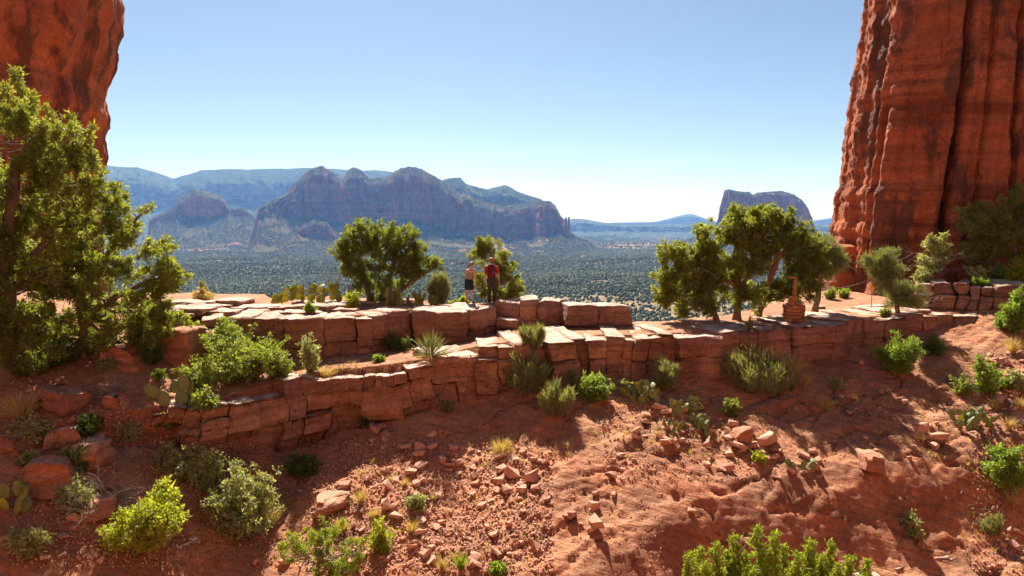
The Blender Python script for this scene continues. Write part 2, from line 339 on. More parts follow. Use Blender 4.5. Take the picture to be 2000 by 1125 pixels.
def mountain(name, D, sky, foot, base, L, B, fin=40.0, fin_f=0.03, mat='far_rock', seed=1, back=900.0, ncol=320, step_amt=1.0, rough=1.0, talus_trees=0.0, top_trees=0.0, tsize=6.0, dome=0.75, low=True):
    """One mountain as a sheet that rises from the valley over talus and cliff to its skyline and falls away behind.
    The skyline, cliff foot and valley contact are read as directions; the distances are D + B, D and D - L metres."""
    px = np.linspace(sky[0][0], sky[-1][0], ncol)
    S = np.interp(px, *zip(*sky)); F0 = np.interp(px, *zip(*foot)); B0 = np.interp(px, *zip(*base))
    S = S + rough * (0.9 * fbm(px * 0.11, px * 0 + seed, 0, 3, seed) + 0.35 * vn(px * 0.6, 0, 0, seed + 3))
    F0 = np.maximum(F0 + rough * 5.0 * fbm(px * fin_f * 2.2, 3.3, 0, 3, seed + 5), S)
    k = 1.0 / FPX
    zS, zF, zB = (HORIZ - S) * k * (D + B), (HORIZ - F0) * k * D, (HORIZ - B0) * k * (D - L)
    U0 = (px - 1000) * k; vz = valley_z(U0 * (D - L), np.full_like(px, D - L))
    if low: zB = vz - 4.0
    e = np.linspace(0, 1, ncol); e = sm(0, 0.05, e) * sm(1, 0.95, e); zF = zB + (zF - zB) * e; zS = zB + (zS - zB) * e
    zS = np.maximum(zS, zF + 2)
    nt, nc, nb = 22, 42, 8
    cols = []
    fins = fin * (1.3 * ridged(px * fin_f, seed * 1.7, 0, 2, seed + 9) + 0.35 * ridged(px * fin_f * 2.7, 4.1, 0, 2, seed + 10))
    U = (px - 1000) * k
    rows_x, rows_y, rows_z = [], [], []
    for t in np.linspace(0, 1, nt, endpoint=False):
        z = zB + (zF - zB) * t ** 1.35
        y = (D - L) + L * t - fins * 0.9 * t ** 2 + L * 0.05 * fbm(px * 0.05, t * 4, 0, 3, seed + 21) * (1 - t)
        rows_y.append(y); rows_z.append(z + 6 * fbm(px * 0.2, t * 9, 0, 3, seed + 22) * min(1, 4 * t) * (1 - t) * rough)
    for t in np.linspace(0, 1, nc):
        st = sum(np.clip((t - s0 - 0.16 * fbm(px * 0.03, s0 * 10, 0, 3, seed + 30)) / 0.02, 0, 1) * a for s0, a in ((0.14, 0.08), (0.33, 0.16), (0.52, 0.10), (0.7, 0.14)))
        f = fins * (0.9 - 0.5 * t) + 0.45 * fin * ridged(px * fin_f * 2.4 + 0.8 * t, t * 2.2 + seed, 0, 4, seed + 40) + 0.25 * fin * fbm(px * fin_f * 6, t * 9, 0, 3, seed + 43)
        y = D + B * ((0.10 * t + 0.22 * st * step_amt) + (0.90 - 0.105 * step_amt) * max(0.0, (t - dome) / (1 - dome)) ** 1.25) - f
        rows_y.append(y); rows_z.append(zF + (zS - zF) * t ** 0.97)
    for t in np.linspace(0, 1, nb + 1)[1:]:
        rows_y.append(rows_y[nt + nc - 1] + back * t); rows_z.append(zS + (np.minimum(zB, zS - 20) - 60 - zS) * t ** 1.3)
    Y = np.array(rows_y); Z = np.array(rows_z)
    X = U[None] * Y
    V = np.stack([X, Y, Z], -1)
    nr = len(Y)
    o = link(name, mesh(name, V, grid_faces(nr, ncol, False), True, [M[mat]]))
    tag(o, kind='structure')
    def scatter(r0, r1, n):
        if n <= 0: return
        i = RNG.uniform(r0, r1 - 1.001, n); j = RNG.uniform(0, ncol - 1.001, n)
        a, b = i.astype(int), j.astype(int); fi, fj = (i - a)[:, None], (j - b)[:, None]
        P = (V[a, b] * (1 - fi) + V[a + 1, b] * fi) * (1 - fj) + (V[a, b + 1] * (1 - fi) + V[a + 1, b + 1] * fi) * fj
        keep = fbm(P[:, 0] / 130, P[:, 1] / 130, P[:, 2] / 60, 3, 77) > -0.25
        P = P[keep]
        FOREST.append(np.column_stack([P, tsize * RNG.uniform(0.6, 1.25, len(P))]))
    scatter(0, nt, int(talus_trees)); scatter(nt + int(nc * (dome + 0.02)), nt + nc, int(top_trees))
    return o

mountain('far_hill', 12500, [(1060, 437), (1180, 435), (1280, 433), (1310, 425), (1338, 418), (1352, 418), (1382, 429), (1400, 433), (1500, 434), (1590, 430), (1620, 425), (1650, 422), (1700, 428), (1850, 434), (1990, 436)],
         [(1060, 441), (1990, 441)], [(1060, 447), (1990, 447)], 1200, 500, 30, 0.02, 'far_green', 3, 1200, 160, 0.0, 0.3)
mountain('mesa', 9000, [(1040, 440), (1100, 432), (1120, 427), (1146, 429), (1180, 435), (1230, 438), (1400, 438), (1700, 437), (2000, 437)],
         [(1040, 455), (1120, 450), (1200, 452), (2000, 452)], [(1040, 466), (2000, 470)], 900, 500, 150, 0.022, 'far_green', 5, 1500, 300, 0.5, 0.25, 5000, 3000, 8.0, 0.6)
mountain('far_plateau', 7400, [(-150, 330), (60, 322), (190, 323), (240, 328), (275, 329), (310, 338), (345, 351), (385, 340), (400, 335), (600, 331), (760, 337), (820, 350), (960, 385), (1060, 420)],
         [(-150, 400), (190, 395), (345, 405), (420, 395), (600, 395), (1060, 430)], [(-150, 455), (1060, 462)], 1400, 900, 170, 0.016, 'far_green', 8, 2500, 380, 0.6, 0.5, 9000, 9000, 8.0, 0.45)
mountain('wooded_ridge', 5300, [(800, 385), (870, 352), (900, 348), (912, 361), (950, 371), (990, 363), (1012, 376), (1050, 388), (1078, 399), (1096, 425), (1120, 448)],
         [(800, 420), (900, 400), (1000, 410), (1096, 430), (1120, 450)], [(800, 470), (1120, 474)], 700, 420, 70, 0.03, 'far_green', 12, 1200, 220, 0.6, 0.8, 3000, 3500, 7.0, 0.5)
mountain('red_butte', 4700, [(285, 436), (305, 424), (330, 412), (344, 402), (352, 392), (372, 380), (385, 369), (400, 374), (425, 380), (440, 387), (449, 405), (462, 409), (476, 407), (486, 413), (505, 430), (520, 436)],
         [(285, 440), (320, 432), (350, 420), (400, 424), (449, 416), (480, 420), (520, 440)], [(285, 474), (400, 482), (520, 478)], 650, 110, 45, 0.05, 'far_rock', 15, 500, 240, 1.0, 0.8, 3500, 500, 6.0, 0.72)
mountain('cliff_massif', 4200, [(478, 440), (505, 408), (530, 396), (560, 380), (580, 360), (600, 341), (618, 329), (632, 326), (648, 333), (662, 345), (671, 356), (682, 337), (695, 328), (708, 334), (722, 350), (745, 352), (765, 343), (785, 332), (803, 329), (825, 334), (845, 343), (868, 356), (890, 374), (915, 382), (945, 396), (985, 402), (1020, 399), (1050, 394), (1072, 394), (1084, 402), (1093, 418), (1098, 440), (1125, 462), (1180, 476)],
         [(478, 445), (520, 416), (580, 414), (640, 428), (700, 424), (770, 426), (840, 432), (875, 452), (930, 464), (1000, 468), (1060, 460), (1095, 452), (1125, 466), (1180, 478)],
         [(478, 482), (560, 500), (640, 503), (760, 494), (900, 503), (1000, 494), (1100, 486), (1180, 482)], 760, 190, 110, 0.028, 'far_rock', 21, 1300, 520, 1.0, 1.0, 14000, 2500, 6.0, 0.78)
mountain('lower_cliff', 3830, [(566, 478), (580, 455), (592, 438), (615, 430), (640, 434), (652, 448), (660, 470), (668, 486)],
         [(566, 480), (600, 470), (640, 474), (668, 487)], [(566, 492), (610, 496), (668, 496)], 120, 80, 35, 0.06, 'far_rock', 33, 260, 120, 1.0, 0.7, 500, 200, 5.5)
mountain('flat_topped_butte', 4300, [(1240, 494), (1300, 482), (1350, 466), (1385, 449), (1399, 436), (1403, 408), (1408, 385), (1412, 373), (1421, 371), (1440, 376), (1461, 376), (1466, 381), (1475, 377), (1500, 375), (1522, 374), (1548, 382), (1562, 392), (1573, 406), (1584, 428), (1591, 458), (1604, 464), (1614, 470), (1622, 488), (1680, 496)],
         [(1240, 496), (1300, 484), (1350, 468), (1385, 451), (1400, 440), (1440, 442), (1500, 452), (1560, 466), (1600, 478), (1622, 490), (1680, 498)], [(1240, 504), (1350, 508), (1500, 510), (1680, 504)], 700, 110, 50, 0.04, 'far_rock', 41, 800, 420, 0.8, 0.8, 7000, 1200, 6.0, 0.9)
mountain('low_hill', 6300, [(1080, 470), (1130, 463), (1180, 459), (1230, 464), (1290, 473), (1380, 476)], [(1080, 472), (1380, 478)], [(1080, 478), (1380, 480)], 500, 250, 30, 0.03, 'far_green', 47, 700, 120, 0.0, 0.3, 2500, 1500, 7.0, 0.2)

def rock_spire(px, py0, py1, Y, wpx, seed, label):
    b = WY(px, py1, Y); h = (py1 - py0) / FPX * Y; w = wpx / FPX * Y / 2
    nz, na = 26, 18
    zz = np.linspace(0, 1, nz); th = np.linspace(0, 2 * math.pi, na, endpoint=False)
    ZZ, TH = np.meshgrid(zz, th, indexing='ij')
    R = w * (1.5 - 0.75 * ZZ ** 0.6) * (1 + 0.35 * fbm(np.cos(TH) * 1.3, np.sin(TH) * 1.3, ZZ * 3, 3, seed)) * np.where(ZZ > 0.97, 0.4, 1)
    V = np.stack([R * np.cos(TH), R * np.sin(TH), ZZ * h - 12], -1).reshape(-1, 3)
    i = np.arange(nz - 1)[:, None] * na; j = np.arange(na)[None]; j2 = (j + 1) % na
    F = np.stack([i + j, i + j2, i + na + j2, i + na + j], -1).reshape(-1, 4)
    V = np.vstack([V, [[0, 0, h - 11]]]); top = (nz - 1) * na
    T = np.array([[top + q, top + (q + 1) % na, len(V) - 1] for q in range(na)])
    o = link('rock_spire', mesh('rock_spire', V, [F, T], True, [M['far_rock']]), loc=b)
    tag(o, label, 'rock spire')
rock_spire(1096, 424, 458, 4180, 7, 3, 'shorter stone spire at the right foot of the massif')
rock_spire(1105, 421, 460, 4150, 6, 5, 'left of two slim joined stone towers on the skyline')
rock_spire(1111, 420, 460, 4150, 5, 8, 'right of two slim joined stone towers on the skyline')

# pale stepped outcrops on the valley floor
def outcrop(px, py, wpx, hpx, label, seed):
    best = None
    d = ray(px, py)
    for Y in np.geomspace(900, 5000, 400):
        p = d * (Y / d[1])
        if p[2] < valley_z(p[0], p[1]): best = p; break
    if best is None: best = d * (3500 / d[1])
    Y = best[1]; w = wpx / FPX * Y; h = hpx / FPX * Y
    nz, na = 12, 26
    A = Acc()
    zz = np.repeat(np.linspace(0, 1, nz // 2 + 1), 2)[:-1]; n = len(zz)
    rad = np.repeat(np.linspace(1, 0.25, nz // 2 + 1), 2)[1:]
    th = np.linspace(0, 2 * math.pi, na, endpoint=False)
    ZZ, TH = np.meshgrid(zz, th, indexing='ij'); RD = np.repeat(rad[:, None], na, 1)
    R = RD * (1 + 0.45 * fbm(np.cos(TH) * 1.6 + seed, np.sin(TH) * 1.6, ZZ * 2, 3, seed))
    V = np.stack([R * np.cos(TH) * w / 2, R * np.sin(TH) * w * 0.35, ZZ * h - 1.5], -1).reshape(-1, 3)
    i = np.arange(n - 1)[:, None] * na; j = np.arange(na)[None]; j2 = (j + 1) % na
    F = np.stack([i + j, i + j2, i + na + j2, i + na + j], -1).reshape(-1, 4)
    V = np.vstack([V, [[0, 0, h - 1]]]); top = (n - 1) * na
    T = np.array([[top + q, top + (q + 1) % na, len(V) - 1] for q in range(na)])
    o = link('rock_outcrop', mesh('rock_outcrop', V, [F, T], False, [M['outcrop']]), loc=best)
    tag(o, label, 'rock outcrop', 'pale outcrops among the valley trees')
    return (best[0], best[1], w * 0.5)
OUT = []
for (px, py, w, h, lab, s) in [
    (975, 492, 56, 13, 'widest pale stepped outcrop left of the juniper behind the man', 1),
    (936, 484, 42, 24, 'tall pale stepped knob above the widest outcrop', 2),
    (1000, 491, 36, 9, 'pale low outcrop just right of the widest stepped outcrop', 3),
    (905, 493, 34, 7, 'pale flat outcrop left of the widest stepped outcrop', 4),
    (458, 478, 30, 5, 'thin pale rock strip below the small red butte', 5),
    (385, 491, 28, 7, 'pale rock patch nearest the left juniper in the valley', 6),
    (425, 489, 22, 5, 'small pale rock patch between two others below the butte', 7),
    (800, 476, 26, 12, 'small pink knob right of the twisted juniper crown', 8),
    (1225, 492, 16, 6, 'small pale outcrop in the valley toward the flat butte', 9),
    (1140, 503, 22, 6, 'pale outcrop alone in the middle of the valley', 10),
    (1195, 484, 14, 4, 'tiny pale outcrop below the distant mesa', 11),
    (1062, 470, 18, 8, 'pale pair-like knob under the end of the massif', 12),
    (1085, 483, 26, 4, 'thin pale strip below the stone spires', 13),
    (582, 466, 14, 8, 'pale knob left of the shadowed lower cliff', 14),
    (1170, 549, 34, 3, 'bare tan clearing strip on the near valley hill', 15)]:
    OUT.append(outcrop(px, py, w, h, lab, s))

# the far juniper wood: uncountable, one object of instances
def wood(n, r0, r1, half, size):
    r = np.sqrt(RNG.uniform(r0 * r0, r1 * r1, n)); a = np.radians(RNG.uniform(-half, half, n))
    x, y = r * np.sin(a), r * np.cos(a)
    dens = 1.9 * fbm(x / 260, y / 260, 0, 5, 71, 0.62) + 0.25 * sm(1000, 2200, r) * 1.2
    keep = (dens > RNG.uniform(-0.7, 0.25, n)) | (RNG.random(n) < 0.16)
    for (ox, oy, ow) in OUT:
        keep &= ((x - ox) / (ow * 1.05)) ** 2 + ((y - oy + ow * 0.4) / (ow * 1.1)) ** 2 > 1
    x, y = x[keep], y[keep]
    FOREST.append(np.column_stack([x, y, valley_z(x, y), size * RNG.uniform(0.45, 1.3, len(x))]))
wood(9000, 330, 760, 41, 3.8)
wood(130000, 760, 1800, 41, 4.1)
wood(200000, 1800, 4200, 41, 5.6)
wood(50000, 4200, 9000, 36, 8.0)
FP = np.concatenate(FOREST)
fme = bpy.data.meshes.new('valley_forest'); fme.vertices.add(len(FP)); fme.vertices.foreach_set('co', FP[:, :3].astype(np.float32).ravel())
at = fme.attributes.new('crown_size', 'FLOAT', 'POINT'); at.data.foreach_set('value', FP[:, 3].astype(np.float32))
fo = link('valley_forest', fme)
tag(fo, 'dark juniper wood dotted over the valley and lower slopes', 'forest', kind='stuff')
# ------------------------------------------------------------------ near terrain
# lower wall: front edge of its top (px, py, z) and the row where its face meets the ground
LWp = [(-250, 862, -4.75), (-100, 850, -4.72), (100, 832, -4.7), (276, 803, -4.62), (427, 781, -4.55), (574, 737, -4.32), (664, 724, -4.25), (734, 719, -4.2), (830, 706, -4.05),
       (907, 682, -3.85), (967, 672, -3.7), (1040, 664, -3.62), (1149, 656, -3.57), (1264, 655, -3.55), (1403, 646, -3.5), (1518, 638, -3.47), (1626, 631, -3.42), (1687, 620, -3.38),
       (1800, 613, -3.34), (1881, 610, -3.3), (1960, 606, -3.25), (2150, 600, -3.15)]
LWb = [(-250, 900), (100, 880), (311, 878), (427, 890), (542, 887), (606, 870), (670, 842), (788, 815), (843, 797), (900, 778), (1000, 762), (1100, 735), (1209, 735), (1372, 733),
       (1569, 706), (1653, 702), (1750, 682), (1853, 661), (1960, 642), (2150, 630)]
UWp = [(200, 640, -3.05), (330, 628, -2.98), (430, 620, -2.95), (555, 620, -2.93), (628, 618, -2.92), (724, 613, -2.9), (808, 604, -2.9), (910, 601, -2.87), (968, 594, -2.85)]
UWb = [(200, 690), (430, 690), (555, 692), (632, 697), (734, 687), (871, 670), (943, 655), (968, 650)]
LW = np.array([WZ(*p) for p in LWp]); LWpx = np.array([p[0] for p in LWp], float)
UW = np.array([WZ(*p) for p in UWp]); UWpx = np.array([p[0] for p in UWp], float)
def zat(px, py, Y): return WY(px, py, Y)[2]
_lyx = np.interp([b[0] for b in LWb], LWpx, LW[:, 1]); LBz = np.array([zat(b[0], b[1], y) for b, y in zip(LWb, _lyx)])
LBx = np.array([WY(b[0], b[1], y)[0] for b, y in zip(LWb, _lyx)])
_uyx = np.interp([b[0] for b in UWb], UWpx, UW[:, 1]); UBz = np.array([zat(b[0], b[1], y) for b, y in zip(UWb, _uyx)])
UBx = np.array([WY(b[0], b[1], y)[0] for b, y in zip(UWb, _uyx)])

ROLL = [(900, 1300), (1150, 1180), (1300, 1060), (1420, 1000), (1560, 962), (1700, 948), (1850, 935), (1960, 925), (2200, 900)]
def slope_pt(px, py):
    d = ray(px, py)
    for Y in np.arange(26, 6, -0.05):
        p = d * (Y / d[1])
        yw = np.interp(p[0], LW[:, 0], LW[:, 1]); zb = np.interp(p[0], LBx, LBz)
        if p[2] > zb - 0.36 * max(0, yw - p[1]) - 0.0: return p
    return p
_R = np.array([slope_pt(*q) for q in ROLL]); _R = _R[np.argsort(_R[:, 0])]

def H(x, y, detail=True):
    x = np.asarray(x, float); y = np.asarray(y, float)
    wob = 0.0
    yw = np.interp(x, LW[:, 0], LW[:, 1]) + 0.45; zt1 = np.interp(x, LW[:, 0], LW[:, 2]) - 0.05
    zb = np.interp(x, LBx, LBz)
    yu = np.interp(x, UW[:, 0], UW[:, 1]) + 0.45; zt2 = np.interp(x, UW[:, 0], UW[:, 2]) - 0.05; zub = np.interp(x, UBx, UBz)
    # slope in front of the wall
    s = np.maximum(yw - 0.45 - y, 0)
    n_l = fbm(x / 3.1, y / 3.1, 0, 4, 101)
    front = zb - 0.36 * s + 0.28 * n_l * sm(0.2, 2.5, s) + 0.0
    yr = np.interp(x, _R[:, 0], _R[:, 1]); k = sm(-3.2, 0.8, x)          # roll-over of the slickrock dome (right half)
    q = yr + 0.25 * fbm(x / 1.7, 2.0, 0, 3, 105) - y
    drop = 1.25 * sm(-1.0, 1.6, q) * k
    front = front - drop + 0.16 * sm(1.5, 2.0, q) * k * np.minimum(np.maximum(q - 1.5, 0), 3)
    front = front + 0.10 * np.maximum(x - 10.5, 0)
    # opposite side of the gully, where the camera stands
    front = np.maximum(front, -1.75 - 1.25 * (y + 0.9) + 0.4 * n_l)
    front = np.where(y < -0.9, np.maximum(front, -1.75 + 0.3 * (-0.9 - y)), front)
    # terrace between the walls
    t = np.clip((y - yw) / np.maximum(yu - 0.45 - yw, 0.6), 0, 1)
    terr = zt1 + (zub - zt1) * t + 0.06 * n_l
    ramp_l = sm(-8.8, -10.8, x)
    soil = zt1 + 0.27 * np.maximum(y - yw, 0) * 1.0 + 0.18 * n_l; soil = np.minimum(soil, -2.95)
    terr = terr * (1 - ramp_l) + soil * ramp_l
    dip = 0.23 * sm(-4.0, -2.8, x) * sm(0.7, 1.5, y - yu)
    top = zt2 - dip - 0.02 + 0.02 * n_l
    top = np.where(y > yu, top, terr)
    top = top * (1 - ramp_l) + terr * ramp_l
    up_end = sm(-0.55, -0.35, x)                                          # upper tier ends by the man
    bench = zt1 - 0.02 + 0.03 * n_l + 0.035 * np.maximum(y - yw - 1.5, 0) * sm(9, 13, x)
    behind = np.where(x < -0.45, top, bench)
    z = np.where(y < yw, front, behind)
    # far edge of the saddle
    yb = np.interp(x, [-26, -12, -6, -2, 1, 3.5, 6, 8, 10.5, 13, 30], [31, 29.5, 28.2, 27.6, 26.6, 25.6, 25.5, 26.6, 29, 33, 37]) + 0.35 * fbm(x / 1.1, 5.0, 0, 3, 111)
    fall = np.maximum(y - yb, 0)
    z = z - fall * 1.15 - 1.6 * sm(0, 0.9, fall)
    # roughness
    if detail:
        m = sm(0.0, 0.8, s)
        str_ = ridged(x * 0.35 + y * 0.25, y * 1.1 - x * 0.55, 0, 4, 121)
        z = z + m * (0.09 * str_ * sm(-2.5, 1.0, x + 0.3 * fbm(x, y, 0, 2, 9)) + 0.075 * fbm(x * 1.5, y * 1.5, 0, 5, 131, 0.55) + 0.028 * fbm(x * 5, y * 5, 0, 3, 133))
        stp = 0.16; zz = z + 0.10 * x - 0.05 * y + 0.22 * fbm(x * 0.6, y * 0.6, 0, 4, 140)   # thin cross-bedded steps
        fr = zz / stp - np.floor(zz / stp)
        z = z + m * k * 0.045 * (sm(0.55, 0.98, fr) - fr) * (0.8 + 1.2 * fbm(x * 0.7, y * 0.7, 0, 2, 150))
        cr_ = np.abs(vn(x * 0.9 + 0.5 * fbm(x, y, 0, 3, 161), y * 1.5 - x * 0.7, 0, 163)); z = z - m * sm(-3, 1.5, x) * 0.12 * np.exp(-(cr_ / 0.05) ** 2)
        z = z + m * (0.02 * vn(x * 9, y * 9, 0, 165) + 0.022 * ridged(x * 0.9 + y * 0.3, y * 2.6 - x * 1.4, 0, 4, 167))
        z = z + (1 - m) * (0.03 * fbm(x * 2.2, y * 2.2, 0, 4, 135))
    return z
gx = np.concatenate([np.arange(-46, -21, 0.5), np.arange(-21, -12, 0.14), np.arange(-12, 14, 0.075), np.arange(14, 24, 0.14), np.arange(24, 50, 0.5)])
gy = np.concatenate([np.arange(-10, 9, 0.5), np.arange(9, 27.5, 0.065), np.arange(27.5, 46, 0.3)])
GX, GY = np.meshgrid(gx, gy, indexing='ij')
GZ = H(GX, GY)
SOLID = []                                              # world-space surfaces that things can stand on
def solid(V, F):
    for f in (F if isinstance(F, list) else [F]): SOLID.append((np.asarray(V, float).reshape(-1, 3), np.asarray(f)))
GV, GF = np.stack([GX, GY, GZ], -1).reshape(-1, 3), grid_faces(len(gx), len(gy)); solid(GV, GF)
g = link('ground', mesh('ground', GV, GF, False, [M['ground']])); tag(g, kind='structure')

# ------------------------------------------------------------------ ledge blocks
def box_surface(nx, ny, nz, edge=None):
    """unit cube surface [-1,1]^3 as a welded grid"""
    A = []; Q = []; n = 0
    def face(a, b, na, nb, fixed, val, flip):
        nonlocal n
        la, lb = np.linspace(-1, 1, na + 1), np.linspace(-1, 1, nb + 1)
        if edge is not None:
            for l_, ax_ in ((la, a), (lb, b)): l_[1] = max(-0.97, min(l_[1], -1 + edge[ax_])); l_[-2] = -l_[1]
        ga, gb = np.meshgrid(la, lb, indexing='ij')
        P = np.zeros((na + 1, nb + 1, 3)); P[..., a] = ga; P[..., b] = gb; P[..., fixed] = val
        A.append(P.reshape(-1, 3)); Q.append(grid_faces(na + 1, nb + 1, flip) + n); n += (na + 1) * (nb + 1)
    face(0, 1, nx, ny, 2, 1, False); face(0, 1, nx, ny, 2, -1, True)
    face(0, 2, nx, nz, 1, -1, False); face(0, 2, nx, nz, 1, 1, True)
    face(1, 2, ny, nz, 0, 1, False); face(1, 2, ny, nz, 0, -1, True)
    V = np.concatenate(A); F = np.concatenate(Q)
    key = np.round(V * 1000).astype(np.int64); _, idx, inv = np.unique(key, axis=0, return_index=True, return_inverse=True)
    return V[idx], inv.ravel()[F]
def block_mesh(w, d, h, seed, r=0.08, rough=0.05, strata=0.03, res=0.11, lean=0.06, flake=0.04):
    nx, ny, nz = max(4, int(w / res)), max(3, int(d / (res * 1.6))), max(4, int(h / res))
    nx, ny, nz = min(nx, 22), min(ny, 16), min(nz, 20)
    P, F = box_surface(nx, ny, nz, np.array([r * 1.3 / (w / 2), r * 1.3 / (d / 2), r * 1.3 / (h / 2)]))
    half = np.array([w / 2, d / 2, h / 2]); r = min(r, half.min() * 0.8)
    p = P * half; q = np.clip(p, -(half - r), half - r); dv = p - q
    # skewed corners
    rg = np.random.default_rng(seed)
    out = q + nrm(dv) * r * (np.linalg.norm(dv, axis=1, keepdims=True) > 1e-6)
    nv = nrm(np.where(np.abs(P) > 0.98, P, 0))
    t = (out[:, 2] / h + 0.5)
    out[:, 0] *= 1 + rg.uniform(-lean, lean) * (t - 0.5) * 2; out[:, 1] += rg.uniform(-lean, lean * 0.4) * h * (1 - t)
    out[:, 0] += rg.uniform(-0.5, 0.5) * lean * h * (t - 0.5) * 2
    sx, sy, sz = rg.uniform(-50, 50, 3)
    ax, ay, az = out[:, 0] + sx, out[:, 1] + sy, out[:, 2] + sz
    n1 = fbm(ax * 1.5, ay * 1.5, az * 1.5, 3, 7); n2 = fbm(ax * 5, ay * 5, az * 5, 3, 8)
    band = fbm(sx * 0.0 + ax * 0.25, ay * 0.25, az * 7.0, 3, 12)
    side = 1 - np.abs(nv[:, 2:3])
    out = out + nv * (rough * 1.6 * n1 + rough * 0.5 * n2)[:, None] + nv * side * (strata * band)[:, None]
    topm = (P[:, 2] > 0.98)
    fl = np.round(fbm(ax * 1.4, ay * 1.9, 0, 3, 14) * 3.5) / 3.5
    out[topm, 2] += flake * fl[topm] - flake * 0.5
    return out, F
def warp(W, amp=1.0):
    a = np.stack([fbm(W[:, 0] * 0.9 + 5, W[:, 1] * 0.3, W[:, 2] * 1.1, 3, 171), fbm(W[:, 0] * 0.8, W[:, 1] * 0.3 + 7, W[:, 2] * 0.9, 4, 173), 0.55 * fbm(W[:, 0] * 0.8, W[:, 1] * 0.3, W[:, 2] * 0.9 + 4, 3, 175)], 1)
    b = np.stack([fbm(W[:, 0] * 2.9, W[:, 1] * 2, W[:, 2] * 2.9, 3, 181), ridged(W[:, 0] * 1.9, W[:, 1] * 0.8, W[:, 2] * 2.6, 3, 183) - 0.3, 0.6 * fbm(W[:, 0] * 2.9, W[:, 1] * 2, W[:, 2] * 2.9, 3, 185)], 1)
    W = W + amp * (0.20 * a + 0.05 * b)
    bed = fbm(W[:, 0] * 0.10, W[:, 1] * 0.05, W[:, 2] * 4.6 + 0.25 * fbm(W[:, 0] * 0.4, 0, 0, 2, 191), 4, 193, 0.6)      # beds run on through every block
    chip = vn(W[:, 0] * 7, W[:, 1] * 7, W[:, 2] * 7, 195) + 0.6 * vn(W[:, 0] * 15, W[:, 1] * 15, W[:, 2] * 15, 196)
    W[:, 1] += amp * (0.14 * bed + 0.022 * chip); W[:, 2] += 0.008 * chip
    return W
def put_block(parent, A, B, ztop, zbot, depth, seed, prot=0.0, name='block', wamp=1.0, **kw):
    A, B = np.asarray(A[:2], float), np.asarray(B[:2], float); e = B - A; w = np.linalg.norm(e); e /= w; nrm_in = np.array([-e[1], e[0]])
    V, F = block_mesh(w - 0.006, depth, ztop - zbot, seed, **kw)
    c = (A + B) / 2 + nrm_in * (depth / 2 - prot)
    X = c[0] + V[:, 0] * e[0] + V[:, 1] * nrm_in[0]; Y = c[1] + V[:, 0] * e[1] + V[:, 1] * nrm_in[1]; Z = (ztop + zbot) / 2 + V[:, 2]
    W = warp(np.stack([X, Y, Z], 1), wamp); solid(W, F); org = np.array([c[0], c[1], zbot]); po = np.array(parent.location)
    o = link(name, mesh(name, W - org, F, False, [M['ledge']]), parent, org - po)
    return o
def crv(C, Cpx, px): return np.array([np.interp(px, Cpx, C[:, i]) for i in range(3)])

rg = np.random.default_rng(5)
# right bench
bench = thing('rock_bench', 'long low cracked sandstone bench carrying the trail, right of the people', 'rock ledge', tuple(crv(LW, LWpx, 1400)[:2]) + (-5.2,))
cuts = [(1000, .05), (1034, .0), (1064, .42), (1121, .02), (1149, .16), (1180, .10), (1212, .02), (1232, .14), (1264, .08), (1290, .02), (1317, .26), (1403, .05), (1440, -.02), (1478, .10), (1518, .0), (1545, .14), (1626, .06), (1655, -.05), (1670, .0), (1687, .05), (1725, .12), (1762, .0), (1800, .06), (1830, .02), (1862, .08), (1905, .0), (1945, .05), (2000, .1), (2070, 0), (2150, 0)]
for i in range(len(cuts) - 1):
    a, p = cuts[i]; b = cuts[i + 1][0]
    A, B = crv(LW, LWpx, a), crv(LW, LWpx, b); zt = (A[2] + B[2]) / 2; zb = float(np.interp((A[0] + B[0]) / 2, LBx, LBz))
    zt += rg.uniform(-0.10, 0.04); p = p * 1.2 + rg.uniform(-0.03, 0.04)
    if rg.random() < 0.45 and b - a > 25:
        zm = zb + (zt - zb) * rg.uniform(0.3, 0.5)
        put_block(bench, A, B, zm - 0.008, zb - 0.3, 1.2, int(rg.integers(1e6)), p + rg.uniform(-.08, .05), r=0.02, rough=0.02, strata=0.02, lean=0.03)
        put_block(bench, A, B, zt, zm + 0.008, 2.6, int(rg.integers(1e6)), p, r=0.02, rough=0.02, strata=0.02, lean=0.03, flake=0.05)
    else:
        put_block(bench, A, B, zt, zb - 0.3, 2.6, int(rg.integers(1e6)), p, r=0.02, rough=0.02, strata=0.02, lean=0.03, flake=0.05)
# lower wall at left
wall = thing('rock_wall', 'tall fractured red rock wall in shade below the terrace with the yucca', 'rock ledge', tuple(crv(LW, LWpx, 650)[:2]) + (-6.2,))
def split(u0, u1, v0, v1, out, k=0):
    """irregular fracture of the wall face (u along it in metres, v down it) into pieces whose joints never line up"""
    w, h = u1 - u0, v1 - v0
    lim = rg.uniform(0.4, 1.9)
    if (w < lim * 1.25 and h < lim) or (w < 0.4 and h < 0.9) or k > 9: out.append((u0, u1, v0, v1)); return
    if w * rg.uniform(0.6, 1.6) > h * 1.1: c = u0 + w * rg.uniform(0.28, 0.72); split(u0, c, v0, v1, out, k + 1); split(c, u1, v0, v1, out, k + 1)
    else: c = v0 + h * rg.uniform(0.25, 0.7); split(u0, u1, v0, c, out, k + 1); split(u0, u1, c, v1, out, k + 1)
ppm = np.interp(np.arange(-170, 1003, 1.0), LWpx, LW[:, 1]) / FPX; LU = np.concatenate([[0], np.cumsum(ppm)])[:-1]; LUpx = np.arange(-170, 1003, 1.0)
pieces = []; u = 0.0
while u < LU[-1] - 0.3:
    e = min(LU[-1], u + rg.uniform(1.6, 3.4)); split(u, e, 0, 2.3, pieces); u = e
